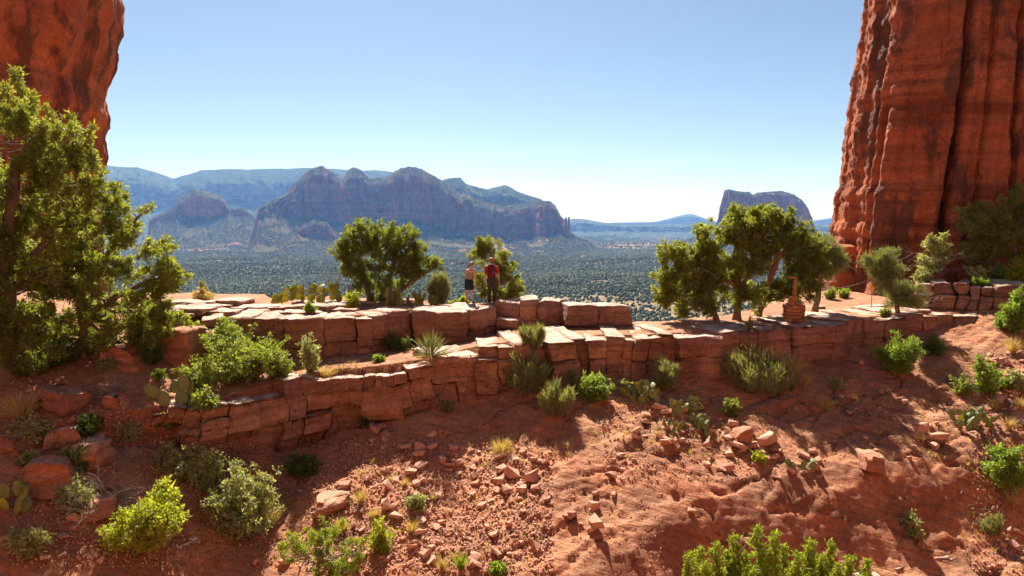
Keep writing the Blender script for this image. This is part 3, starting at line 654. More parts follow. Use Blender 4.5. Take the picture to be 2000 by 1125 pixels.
for (u0, u1, v0, v1) in pieces:
    pa, pb = np.interp(u0, LU, LUpx), np.interp(u1, LU, LUpx); A, B = crv(LW, LWpx, pa), crv(LW, LWpx, pb); zt = (A[2] + B[2]) / 2
    zb = float(np.interp((A[0] + B[0]) / 2, LBx, LBz)) - 0.35; h = (zt - zb) / 2.3; um = (u0 + u1) / 2; vm = (v0 + v1) / 2
    bulge = 0.42 * float(fbm(um * 0.55, vm * 0.6, 0, 3, 63)) + (0.12 * math.sin(vm / 2.3 * 3.1)) - (0.25 if v1 > 2.25 else 0)
    top = zt - h * v0 - (rg.uniform(0, 0.26) if v0 == 0 else 0.0)
    if top - (zt - h * v1) < 0.1 or (pa < 400 and rg.random() < 0.45): continue
    put_block(wall, A, B, top, zt - h * v1, 1.5 if v0 == 0 else 1.2, int(rg.integers(1e6)), bulge + rg.uniform(-.04, .06), wamp=1.5, r=rg.uniform(.006, .018), rough=0.015, strata=0.015, lean=0.02, res=0.085)
# upper tier at left
upper = thing('rock_tier', 'rounded pinkish boulders of the upper left tier beside the two people', 'rock ledge', tuple(crv(UW, UWpx, 700)[:2]) + (-4.2,))
ucut = [(395, .0), (440, .1), (490, .0), (555, .18), (630, .0), (692, .12), (726, .02), (760, -.12), (808, .28), (912, .10), (946, .04), (968, 0)]
for i in range(len(ucut) - 1):
    a, p = ucut[i]; b = ucut[i + 1][0]; A, B = crv(UW, UWpx, a), crv(UW, UWpx, b); zt = (A[2] + B[2]) / 2 + rg.uniform(-.06, .03); zb = float(np.interp((A[0] + B[0]) / 2, UBx, UBz)) - 0.2
    zm = zb + (zt - zb) * rg.uniform(0.3, 0.45)
    put_block(upper, A, B, zt, zm, 1.7, int(rg.integers(1e6)), p, r=0.05, rough=0.05, strata=0.03, res=0.075, flake=0.05)
    mid = (A + B) / 2
    for s0, s1 in ([(A, B)] if b - a < 60 else [(A, mid), (mid, B)]):
        put_block(upper, s0, s1, zm - 0.01, zb, 1.3, int(rg.integers(1e6)), p - rg.uniform(0.02, 0.22), r=0.04, rough=0.03, strata=0.03)
# thin flagstone slabs lying on the upper tier
for k in range(26):
    pxx = rg.uniform(320, 700); yy = float(crv(UW, UWpx, pxx)[1]) + rg.uniform(1.3, 4.4); xx = (pxx - 1000) / FPX * yy
    V, F = block_mesh(rg.uniform(.6, 1.7), rg.uniform(.6, 1.2), rg.uniform(.10, .24), int(rg.integers(1e6)), r=0.04, rough=0.05, strata=0.02, flake=0.03)
    z0 = float(H(xx, yy)) - 0.03; org = np.array([xx, yy, z0]); a = rg.uniform(-.3, .3); c, s = math.cos(a), math.sin(a)
    V = np.stack([V[:, 0] * c - V[:, 1] * s, V[:, 0] * s + V[:, 1] * c, V[:, 2] - V[:, 2].min()], 1)
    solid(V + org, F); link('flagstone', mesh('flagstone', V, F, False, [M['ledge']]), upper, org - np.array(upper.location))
# boulders behind the step, right of the man
def pxblock(parent, p0, p1, Y0, Y1, ztop, zbot, depth, seed, **kw):
    return put_block(parent, [(p0 - 1000) / FPX * Y0, Y0], [(p1 - 1000) / FPX * Y1, Y1], ztop, zbot, depth, seed, **kw)
bb = thing('boulder_row', 'short row of rounded boulders just right of the man', 'rock ledge', (0.5, 25.2, -3.75))
pxblock(bb, 969, 1013, 25.3, 25.0, -2.82, -3.40, 1.3, 901, r=0.07, rough=0.05)
pxblock(bb, 1013, 1052, 24.9, 24.9, -2.70, -3.72, 1.3, 902, r=0.06, rough=0.06)
pxblock(bb, 1052, 1097, 24.9, 24.7, -2.74, -3.72, 1.2, 903, r=0.06, rough=0.06)
pxblock(bb, 966, 1012, 24.6, 24.4, -3.36, -3.75, 1.2, 904, r=0.08, rough=0.04)
slab1 = thing('standing_slab', 'flat-topped square sandstone slab, left of the touching pair', 'rock block', (2.4, 24.4, -3.62))
pxblock(slab1, 1109, 1166, 24.0, 24.1, -2.86, -3.62, 1.0, 911, r=0.035, rough=0.03, strata=0.03, lean=0.1, flake=0.02)
slab2 = thing('standing_slab', 'flat-topped undercut sandstone slab, right of the touching pair', 'rock block', (3.6, 24.4, -3.62))
pxblock(slab2, 1167, 1232, 24.1, 24.3, -2.86, -3.62, 1.0, 917, r=0.035, rough=0.04, strata=0.03, lean=0.12, flake=0.02)
sl3 = thing('small_block', 'small squared stone wedged between boulder row and slabs', 'rock block', (1.95, 24.9, -3.66))
pxblock(sl3, 1098, 1108, 24.8, 24.8, -3.05, -3.66, 0.4, 921, r=0.03, rough=0.02)
# pale seam at the foot of the slickrock dome
seam = thing('pale_seam', 'thin pale rock seam along the foot of the slickrock dome', 'rock seam', (8.5, 15.0, -9.0))
xs = np.arange(3.4, 12.2, 0.55)
for xa, xb in zip(xs[:-1], xs[1:]):
    ya, yb2 = [float(np.interp(q, _R[:, 0], _R[:, 1]) + 0.25 * fbm(q / 1.7, 2.0, 0, 3, 105)) - 1.35 for q in (xa, xb)]; zz = float(H((xa + xb) / 2, (ya + yb2) / 2 - 0.25))
    o = put_block(seam, [xa, ya], [xb + .02, yb2], zz + rg.uniform(0.10, 0.16), zz - 0.3, 0.45, int(rg.integers(1e6)), 0.05, name='seam_stone', wamp=0.5, r=.02, rough=.03, lean=0.0); o.data.materials[0] = M['white_seam']
# raised tier at far right
rt = thing('rock_tier', 'cracked knee-high rock step under the cactus at far right', 'rock ledge', (17, 27.3, -3.3))
rc = [1790, 1822, 1868, 1896, 1920, 1950, 2010, 2080, 2160]
for i in range(len(rc) - 1):
    Y0 = 27.6 - 0.3 * i; Y1 = Y0 - 0.3
    if rg.random() < 0.5 and i < 5:
        pxblock(rt, rc[i], rc[i + 1], Y0, Y1, -2.75, -3.45, 1.4, int(rg.integers(1e6)), r=0.06, rough=0.06, prot=rg.uniform(-.05, .12))
        pxblock(rt, rc[i], rc[i + 1], Y0, Y1, -2.28 + rg.uniform(-.08, .06), -2.74, 2.4, int(rg.integers(1e6)), r=0.1, rough=0.06, prot=rg.uniform(-.05, .1))
    else:
        pxblock(rt, rc[i], rc[i + 1], Y0, Y1, -2.28 + rg.uniform(-.1, .08), -3.45, 2.4, int(rg.integers(1e6)), r=0.1, rough=0.07, prot=rg.uniform(-.05, .15))
pxblock(rt, 1755, 1800, 28.2, 27.8, -2.95, -3.4, 1.2, 931, r=0.08, rough=0.06)

# ------------------------------------------------------------------ rock pillars
def chaikin(P, it=2):
    P = np.asarray(P, float)
    for _ in range(it):
        Q = [P[0]]
        for a, b in zip(P[:-1], P[1:]): Q += [a * .75 + b * .25, a * .25 + b * .75]
        P = np.array(Q + [P[-1]])
    return P
def pillar_sheet(plan, z0, z1, axis, taper, disp, nu, nz, seed, top=True):
    P = chaikin(plan, 2); d = np.concatenate([[0], np.cumsum(np.linalg.norm(np.diff(P, axis=0), axis=1))])
    s = np.linspace(0, d[-1], nu); P = np.stack([np.interp(s, d, P[:, 0]), np.interp(s, d, P[:, 1])], 1)
    T = nrm(np.gradient(P, axis=0)); Nn = np.stack([T[:, 1], -T[:, 0]], 1)         # outward (towards camera for left-to-right plans)
    z = np.linspace(z0, z1, nz)
    S, Z = np.meshgrid(s, z, indexing='ij')
    PX = np.repeat(P[:, 0][:, None], nz, 1); PY = np.repeat(P[:, 1][:, None], nz, 1)
    k = taper(Z); PX = axis[0] + (PX - axis[0]) * k; PY = axis[1] + (PY - axis[1]) * k
    D = disp(S, Z, PX, PY)
    V = np.stack([PX + Nn[:, 0][:, None] * D, PY + Nn[:, 1][:, None] * D, Z + 0.0 * D], -1)
    F = grid_faces(nu, nz)
    V = V.reshape(-1, 3)
    cen = np.array([[axis[0], axis[1], z1 + 1.0]]); base = len(V); V = np.vstack([V, cen])
    ti = np.arange(nu) * nz + nz - 1
    Tf = np.stack([ti[:-1], ti[1:], np.full(nu - 1, base)], 1)
    return V, [F, Tf]
def steps(S, Z, w, amp, seed, wig=0.5):
    """slabs of rock that stand proud of each other with sharp edges"""
    q = S / w + wig * fbm(Z * 0.12, seed, 0, 3, seed) ; i = np.floor(q); f = q - i
    a, b = _h(i.astype(np.int64), i.astype(np.int64) * 0, i.astype(np.int64) * 0, seed), _h(i.astype(np.int64) + 1, i.astype(np.int64) * 0, i.astype(np.int64) * 0, seed)
    return amp * (a + (b - a) * sm(0.9, 1.0, f))
def groove(S, s0, w, depth, Z, wig, seed): 
    c = s0 + wig * fbm(Z * 0.22, seed * 3.1, 0, 3, seed)
    return -depth * np.exp(-((S - c) / w) ** 2)

# right pillar: plan from its hidden left flank round the front to the right
rp_plan = [(19.5, 44), (16.0, 39), (14.7, 35), (14.9, 32.4), (15.8, 31.3), (17.6, 30.9), (19.2, 30.6), (21.2, 30.2), (23.5, 29.2), (26.5, 28.6), (30, 27.6), (36, 27.5), (44, 32)]
rp_plan = [(x + 1.55, y) for x, y in rp_plan]
P_ = chaikin(rp_plan, 2); d_ = np.concatenate([[0], np.cumsum(np.linalg.norm(np.diff(P_, axis=0), axis=1))])
def s_of(x): return float(np.interp(x, P_[len(P_) // 5:, 0], d_[len(P_) // 5:]))
def rp_taper(Z): return np.interp(Z, [-5, -3.3, -1.5, 1.2, 4.5, 10.5, 30], [1.0, 0.965, 0.95, 0.93, 0.885, 0.81, 0.68])
def rp_disp(S, Z, X, Y):
    D = 0.40 * fbm(S * 0.35, Z * 0.10, 0, 4, 201) + 0.15 * ridged(S * 0.55, Z * 0.12 + 3, 0, 3, 203) + 0.10 * fbm(S * 2.2, Z * 0.5, 0, 4, 205) + 0.05 * fbm(S * 5, Z * 4, 0, 3, 206)
    D = D + groove(S, s_of(19.30), 0.13, 1.9, Z, 0.25, 11) * sm(-2.5, 1, Z) + groove(S, s_of(22.15), 0.11, 1.0, Z, 0.5, 13) * sm(0, 2, Z) + groove(S, s_of(24.75), 0.14, 1.2, Z, 0.3, 15) + groove(S, s_of(20.75), 0.10, 0.6, Z, 0.6, 17)
    c = s_of(23.45); D = D + 0.55 * np.exp(-((S - c) / 0.55) ** 2) * sm(8.3, 7.6, Z) * sm(-3, 1, Z) - 0.45 * np.exp(-((S - c) / 0.7) ** 2) * sm(7.9, 8.6, Z) * sm(12, 10, Z)
    D = D + 0.95 * np.exp(-((S - s_of(17.55)) / 0.9) ** 2) * np.exp(-np.maximum(Z + 3.5, 0) / 0.75) + 0.25 * np.exp(-np.maximum(Z + 3.4, 0) / 0.5)
    D = D + 0.30 * np.exp(-((S - s_of(16.90)) / 0.35) ** 2) * sm(7, 4, Z) - 0.35 * np.exp(-((S - s_of(16.60)) / 0.22) ** 2) * sm(8, 5, Z)
    zs = Z + 0.25 * fbm(S * 0.3, 1.0, 0, 2, 209)
    D = D * 0.8 + steps(S, Z, 1.5, 0.30, 221) + steps(S, Z, 0.47, 0.07, 223, 0.8) + steps(zs, S, 2.1, 0.17, 225, 0.25) + steps(zs, S, 0.6, 0.07, 227, 0.3)
    band = fbm(zs * 0.9, 0.5, 0, 4, 211)
    D = D + 0.16 * band + 0.05 * fbm(zs * 5.0, S * 0.1, 0, 2, 213)
    return D
V, F = pillar_sheet(rp_plan, -5.5, 30, (27, 38), rp_taper, rp_disp, 440, 300, 1)
rp = thing('rock_pillar', 'huge red sandstone pillar with dark patches rising at the right', 'rock pillar', (24, 34, -3.4))
solid(V, F); link('face', mesh('face', V - np.array([24, 34, -3.4]), F, False, [M['pillar']]), rp)
bp_plan = [(19.0, 41), (16.4, 38), (15.6, 35.4), (15.6, 33.7), (16.3, 33.2), (17.3, 33.2), (19, 34)]
def b_taper(Z): return np.interp(Z, [-5, -3.4, -2.2, -1.05, -0.9], [1.0, 0.98, 0.9, 0.84, 0.7])
def b_disp(S, Z, X, Y): return 0.22 * fbm(S * 0.7, Z * 0.5, 0, 4, 231) + 0.12 * fbm(Z * 2.0, 0, 0, 3, 233) + 0.05 * fbm(S * 4, Z * 4, 0, 3, 235)
V, F = pillar_sheet(bp_plan, -7.5, -0.95, (20, 37), b_taper, b_disp, 150, 90, 2)
V[-1, 2] = -0.9
link('buttress', mesh('buttress', V - np.array([24, 34, -3.4]), F, False, [M['pillar']]), rp)

# left pillar, leaning out at the top
lp_plan = [(-48, 36), (-40, 32.5), (-33, 33.0), (-28.5, 33.6), (-25.5, 34.6), (-23.2, 36), (-22.2, 38), (-22.6, 41), (-25, 47)]
lp_axis = (-33, 43)
def lp_taper(Z): return np.interp(Z, [-6, -2, 0, 3.2, 4.6, 6.0, 7.2, 8.3, 10, 12.5, 30], [0.93, 0.93, 0.93, 0.94, 0.985, 0.995, 1.045, 1.03, 1.12, 1.22, 1.34])
lp_plan = [(x - 2.9, y) for x, y in lp_plan]
P2_ = chaikin(lp_plan, 2); d2_ = np.concatenate([[0], np.cumsum(np.linalg.norm(np.diff(P2_, axis=0), axis=1))])
def s2_of(x): return float(np.interp(x, P2_[:-8, 0], d2_[:-8]))
def lp_disp(S, Z, X, Y):
    ang = S + 0.16 * Z
    D = 0.55 * ridged(ang * 0.32, Z * 0.05, 0, 3, 301) + 0.5 * fbm(ang * 0.5, Z * 0.16, 0, 4, 303) + 0.14 * fbm(S * 1.8, Z * 1.0, 0, 4, 305) + 0.05 * fbm(S * 5, Z * 4, 0, 3, 306)
    D = D + groove(ang, s2_of(-29.10) + 1.2, 0.35, 0.9, Z, 0.4, 21) + groove(ang, s2_of(-32.40) + 1.0, 0.3, 0.6, Z, 0.5, 23) + groove(ang, s2_of(-27.20) + 1.0, 0.22, 0.45, Z, 0.3, 27)
    D = D * 0.9 + 0.22 * fbm(Z * 0.5, 2.0, 0, 3, 307) + steps(ang, Z, 1.5, 0.28, 321) + steps(ang, Z, 0.5, 0.06, 323, 0.8) + steps(Z, S, 1.6, 0.12, 325, 0.3)
    return D
V, F = pillar_sheet(lp_plan, -14, 30, lp_axis, lp_taper, lp_disp, 380, 280, 3)
lp = thing('rock_pillar', 'overhanging red sandstone pillar with dark vertical streaks at the upper left', 'rock pillar', (-28, 38, -6))
link('face', mesh('face', V - np.array([-28, 38, -6]), F, False, [M['pillar_l']]), lp)
# ------------------------------------------------------------------ placing: where a pixel's ray meets ground or rock
from mathutils.bvhtree import BVHTree
def make_bvh():
    vs, fs, n = [], [], 0
    for V, F in SOLID:
        vs.append(V); f = F + n
        if f.shape[1] == 4: f = np.concatenate([f[:, :3], f[:, [0, 2, 3]]])
        fs.append(f); n += len(V)
    return BVHTree.FromPolygons(np.concatenate(vs).tolist(), np.concatenate(fs).tolist(), all_triangles=True)
BVH = make_bvh()
def hit(px, py):
    loc, no, *_ = BVH.ray_cast(Vector((0, 0, 0)), Vector(ray(px, py)))
    return (np.array(loc), np.array(no)) if loc is not None else (WY(px, py, 20), np.array([0, 0, 1.]))
def drop(x, y, z0=1.5):
    loc, no, *_ = BVH.ray_cast(Vector((x, y, z0)), Vector((0, 0, -1)))
    return np.array(loc) if loc is not None else np.array([x, y, -5.0])
def base_of(b):
    if len(b) == 2: return hit(*b)[0]
    px, _, Y = b[:3]; return drop((px - 1000) / FPX * Y, Y, b[3] if len(b) > 3 else 1.5)

# ------------------------------------------------------------------ foliage
def leaf_quads(C, D, Ln, Wd, rng):
    n = len(C); S = nrm(np.cross(D, rng.normal(size=(n, 3)))); Ln = Ln[:, None]; Wd = Wd[:, None]
    mid = C + D * Ln * 0.5 + nrm(rng.normal(size=(n, 3))) * Ln * 0.08
    V = np.stack([C, mid + S * Wd / 2, C + D * Ln, mid - S * Wd / 2], 1).reshape(-1, 3)
    return V, np.arange(4 * n).reshape(-1, 4)
def foliage(cen, rad, tufts, per, Ln, Wd, rng, up=0.4, fan=0.7, shell=0.45, flat=0.8):
    """leaf tufts through the volume of many small clumps"""
    n = len(cen); k = n * tufts
    c = np.repeat(cen, tufts, 0); r = np.repeat(rad, tufts)[:, None]
    u = nrm(rng.normal(size=(k, 3))); rr = (shell + (1 - shell) * rng.random((k, 1))) ** 0.7
    o = c + u * rr * r * np.array([1, 1, flat])
    d = nrm(u + np.array([0, 0, up]) + 0.55 * rng.normal(size=(k, 3)))
    O = np.repeat(o, per, 0) + rng.normal(size=(k * per, 3)) * Ln * 0.35
    Dd = nrm(np.repeat(d, per, 0) + fan * rng.normal(size=(k * per, 3)))
    return leaf_quads(O, Dd, Ln * np.exp(rng.normal(-.05, .38, k * per)), Wd * np.exp(rng.normal(-.03, .3, k * per)), rng)
def curve3(a, b, bend, n, rng):
    t = np.linspace(0, 1, n)[:, None]; m = (a + b) / 2 + bend
    P = (1 - t) ** 2 * a + 2 * t * (1 - t) * m + t * t * b
    P[1:-1] += rng.normal(size=(n - 2, 3)) * 0.035 * np.linalg.norm(b - a)
    return P
def sample_ell(ells, n, rng, inner=0.25):
    w = np.array([e[3] * e[5] * (e[6] if len(e) > 6 else 1) for e in ells]); w = w / w.sum()
    i = rng.choice(len(ells), n, p=w); E = np.array([e[:6] for e in ells])[i]
    u = nrm(rng.normal(size=(n, 3))); r = (inner + (1 - inner) * rng.random((n, 1))) ** 0.55
    return E[:, :3] + u * r * E[:, 3:6]

def tree(name, label, base, Y, trunks, ells, nclump, crad, tufts, per, Ln, Wd, leaf, bark='bark', seed=1, cat='tree', group=None, up=0.5, fan=0.6, depth=0.8, twigs=0.6, flat=0.85, dead_limbs=5):
    rng = np.random.default_rng(seed); base = np.asarray(base, float)
    t = thing(name, label, cat, base, group)
    mpp = Y / FPX
    loc = lambda px, py: WY(px, py, Y) - base
    E = [tuple(loc(e[0], e[1])) + (e[2] * mpp, e[2] * mpp * depth, e[3] * mpp) + tuple(e[4:]) for e in ells]
    C = sample_ell(E, nclump, rng)
    A = Acc(); nodes = []; nr = []
    for tr in trunks:
        P = np.array([loc(p[0], p[1]) for p in tr]); R = np.array([p[2] for p in tr])
        P[:, 1] += np.linspace(0, 1, len(P)) * rng.uniform(-.4, .4)
        tt = np.linspace(0, len(P) - 1, len(P) * 5); Pi = np.stack([np.interp(tt, range(len(P)), P[:, q]) for q in range(3)], 1); Ri = np.interp(tt, range(len(P)), R)
        Pi[1:] += np.cumsum(rng.normal(size=(len(Pi) - 1, 3)) * 0.012, 0) * np.array([1, 1, .3])
        if tr is trunks[0]: Pi[0, 2] = min(Pi[0, 2], -0.15); Ri[0] *= 1.35
        V, F = tube(Pi, Ri * (1 + 0.08 * rng.normal(size=len(Ri))), 12); ax_ = np.repeat(Pi, 12, 0); V = ax_ + (V - ax_) * (1 + 0.22 * vn(np.tile(np.arange(12) * .9, len(Pi)), np.repeat(np.arange(len(Pi)), 12) * .25, seed * 1.0, 5))[:, None]; A.add(V, F); nodes.append(Pi); nr.append(Ri)
    nodes = np.concatenate(nodes); nr = np.concatenate(nr)
    # main limbs to far clumps, then twigs from the nearest limb
    nl = max(5, nclump // 12); main = rng.choice(nclump, nl, replace=False)
    ln, lr = [nodes], [nr]
    for i in main:
        c = C[i]; dd = np.linalg.norm(nodes - c, axis=1) + 0.9 * np.maximum(nodes[:, 2] - c[2] + 0.1, 0) * 3; a = int(np.argmin(dd))
        P = curve3(nodes[a], c, np.array([0, 0, -0.12 * np.linalg.norm(c - nodes[a])]), 8, rng); R = np.linspace(min(nr[a] * 0.6, 0.06), 0.012, 8)
        V, F = tube(P, R, 5); A.add(V, F); ln.append(P[2:]); lr.append(R[2:])
    ln = np.concatenate(ln); lr = np.concatenate(lr)
    for i in range(nclump):
        if rng.random() > twigs: continue
        c = C[i]; a = int(np.argmin(np.linalg.norm(ln - c, axis=1)))
        P = curve3(ln[a], c, rng.normal(size=3) * 0.05, 5, rng); V, F = tube(P, np.linspace(min(lr[a] * 0.7, 0.022), 0.006, 5), 4); A.add(V, F)
    link('trunk', A.mesh('trunk', M[bark], True), t)
    for q in range(dead_limbs):
        a = nodes[rng.integers(len(nodes) // 3, len(nodes))]; d = nrm(np.array([rng.normal(), rng.normal() * .5 - .5, rng.uniform(-.1, .5)])); Ld = rng.uniform(.7, 1.6); Bd = Acc()
        P = curve3(a, a + d * Ld, rng.normal(size=3) * .15, 7, rng); Bd.add(*tube(P, np.linspace(.022, .005, 7), 4))
        for _ in range(5):
            b0 = P[rng.integers(2, 7)]; Bd.add(*tube(curve3(b0, b0 + nrm(d + .8 * rng.normal(size=3)) * Ld * .4, rng.normal(size=3) * .04, 5, rng), np.linspace(.009, .003, 5), 4))
        link('dead_limb', Bd.mesh('dead_limb', M['deadwood'], True), t)
    cen = np.average(C, axis=0); dv = nrm(nrm(C - cen) * .8 + np.array([0, 0, .55]) + .5 * rng.normal(size=C.shape)); sl = crad * rng.uniform(.7, 1.6, nclump)
    C = np.concatenate([C + dv * (sl * q)[:, None] for q in (0, .9, 1.7)]); rad = np.concatenate([crad * f * rng.uniform(0.6, 1.2, nclump) for f in (.85, .62, .36)])
    V, F = foliage(C, rad, tufts, per, Ln, Wd, rng, up, fan, flat=flat)
    link('crown', mesh('crown', V, F, False, [M[leaf]]), t)
    return t

def shrub(name, label, base, w, h, leaf, seed, dens=1.0, Ln=0.075, Wd=0.042, stem='bark', group=None, lean=0.0, gaps=1.0, up=0.5, cat='shrub', crad=0.17, fan=0.9):
    rng = np.random.default_rng(seed)
    t = thing(name, label, cat, base, group)
    ns = int((9 + 9 * (w * h) ** .6) * gaps) + 3; A = Acc(); C = []; R = []
    cr = max(0.04, min(crad * .6, 0.13 * min(w, h)))
    for q in range(ns):                                     # ragged: stems of uneven length, leaf clumps along their outer part
        a = rng.uniform(0, 6.28); rr = rng.random() ** .55; k_ = rng.uniform(.62, 1.08)
        tip = np.array([math.cos(a) * rr * w * .48 * k_ + lean * h * .7, math.sin(a) * rr * w * .42 * k_, h * k_ * (1 - .5 * rr ** 2) * .95])
        b = np.array([rng.normal() * .05 * w, rng.normal() * .05 * w, -0.06]); P = curve3(b, tip, np.array([0, 0, -.08 * h]) + rng.normal(size=3) * .06 * w, 7, rng)
        v, f = tube(P, np.linspace(0.008 + 0.008 * h, 0.004, 7), 4); A.add(v, f)
        for t_ in np.arange(rng.uniform(.25, .5), 1.01, max(.10, cr * 1.1 / max(np.linalg.norm(tip), .1))):
            for _ in range(2):
                c = np.array([np.interp(t_ * 6, range(7), P[:, z]) for z in range(3)]) + rng.normal(size=3) * np.array([.07 * w, .07 * w, .05 * h]) * (1.15 - .5 * t_); C.append(c); R.append(cr * rng.uniform(.5, 1.3) * (1.15 - .45 * t_))
    C = np.array(C); R = np.array(R); nc = len(C); C[:, 2] = np.maximum(C[:, 2], 0.05)
    tot = 3900 * w * h * dens * (0.00315 / (Ln * Wd)); tot = min(max(tot, 450), 13000)
    per = 4; tf = max(3, int(tot / nc / per))
    V, F = foliage(C, R, tf, per, Ln, Wd, rng, up, fan)
    V[:, 2] = np.maximum(V[:, 2], 0.0)
    link('stem', A.mesh('stem', M[stem], True), t)
    link('foliage', mesh('foliage', V, F, False, [M[leaf]]), t)
    return t

def blades(n, h, spread, Wd, rng, r0=0.05, droop=0.25, lo=0.55):
    """thin curved blades from one root"""
    th = rng.uniform(0, 2 * math.pi, n); q = np.abs(rng.normal(0, 1, n)) * spread; q = np.minimum(q, 1.6)
    L = h * rng.uniform(lo, 1.05, n); b = np.stack([np.cos(th) * r0 * rng.random(n), np.sin(th) * r0 * rng.random(n), np.full(n, -0.03)], 1)
    d0 = nrm(np.stack([np.cos(th) * q, np.sin(th) * q, np.ones(n)], 1)); side = nrm(np.cross(d0, rng.normal(size=(n, 3)))) * Wd / 2
    m = b + d0 * L[:, None] * .55; d1 = nrm(d0 + np.stack([np.cos(th), np.sin(th), -np.ones(n) * .6], 1) * droop * rng.uniform(.2, 1.4, (n, 1))); e = m + d1 * L[:, None] * .45
    V = np.stack([b - side, b + side, m + side * .8, m - side * .8, e], 1).reshape(-1, 3)
    k = np.arange(n)[:, None] * 5; Q = k + np.array([[0, 1, 2, 3]]); T = k + np.array([[3, 2, 4]])
    return V, Q, T
def tuft(name, label, base, w, h, mat, seed, n=90, Wd=0.012, group=None, cat='grass tuft', droop=0.4):
    rng = np.random.default_rng(seed); V, Q, T = blades(n, h, 0.45 * w / h, Wd, rng, 0.12 * w, droop)
    o = link(name, mesh(name, V, [Q, T], False, [M[mat]]), loc=base); return tag(o, label, cat, group)
def ephedra(name, label, base, w, h, seed, mat='ephedra', group=None, n=None, cat='shrub'):
    """broom-like shrub of thin upright green stems"""
    rng = np.random.default_rng(seed); t = thing(name, label, cat, base, group); A = Acc(); B = Acc()
    nb = max(7, int(16 * w)); n = n or int(min(9000, 5200 * w * h + 600))
    for k in range(nb):
        a = rng.uniform(0, 6.28); r = w * .5 * rng.random() ** .5; top = np.array([math.cos(a) * r, math.sin(a) * r, h * rng.uniform(.45, .8) * (1 - .35 * (2 * r / w) ** 2)])
        P = curve3(np.array([math.cos(a) * r * .15, math.sin(a) * r * .15, -.06]), top, np.array([0, 0, -.05]), 6, rng); v, f = tube(P, np.linspace(.013, .005, 6), 4); A.add(v, f)
        m = n // nb; tpos = rng.uniform(.25, 1, m); idx = tpos * 5; C = np.stack([np.interp(idx, range(6), P[:, q]) for q in range(3)], 1) + rng.normal(size=(m, 3)) * .06 * w
        d = nrm(nrm(top)[None] * .7 + np.array([0, 0, .5]) + rng.normal(size=(m, 3)) * .5); v, f = leaf_quads(C, d, h * rng.uniform(.07, .2, m), np.full(m, .016), rng); B.add(v, f)
    link('stem', A.mesh('stem', M['bark'], True), t); link('foliage', B.mesh('foliage', M[mat]), t); return t
def yucca(name, label, base, w, h, seed, skirt=True, mat='yucca'):
    rng = np.random.default_rng(seed); t = thing(name, label, 'yucca', base)
    n = 120; th = rng.uniform(0, 6.28, n); el = np.radians(rng.uniform(12, 85, n)); L = h * rng.uniform(.75, 1.05, n)
    d = np.stack([np.cos(th) * np.cos(el), np.sin(th) * np.cos(el), np.sin(el)], 1); C = np.tile([0, 0, h * .12], (n, 1)) + d * .04
    V, F = leaf_quads(C, d, L, np.full(n, .035), rng); link('leaf_rosette', mesh('leaf_rosette', V, F, False, [M[mat]]), t)
    if skirt:
        n = 80; th = rng.uniform(0, 6.28, n); el = np.radians(rng.uniform(-50, 10, n)); d = np.stack([np.cos(th) * np.cos(el), np.sin(th) * np.cos(el), np.sin(el)], 1)
        V, F = leaf_quads(np.tile([0, 0, h * .16], (n, 1)), d, h * rng.uniform(.5, .8, n), np.full(n, .03), rng); V[:, 2] = np.maximum(V[:, 2], 0.01)
        link('dead_skirt', mesh('dead_skirt', V, F, False, [M['straw']]), t)
    return t
def dead_brush(label, base, w, h, seed):
    rng = np.random.default_rng(seed); A = Acc()
    def grow(p, d, L, r, k):
        P = [p]
        for _ in range(4):
            d = nrm(d + rng.normal(size=3) * .28); P.append(P[-1] + d * L / 4)
        v, f = tube(np.array(P), np.linspace(r, r * .45, 5), 4); A.add(v, f)
        if k > 0:
            for _ in range(3): grow(P[rng.integers(2, 5)], nrm(d + rng.normal(size=3) * .75), L * .6, r * .5, k - 1)
    for k in range(8):
        a = rng.uniform(0, 6.28); grow(np.array([0, 0, -.05]), nrm(np.array([math.cos(a) * w / h * .6, math.sin(a) * w / h * .6, 1])), h * .6, .013, 3)
    o = link('dead_brush', A.mesh('dead_brush', M['deadwood']), loc=base); return tag(o, label, 'dead brush')

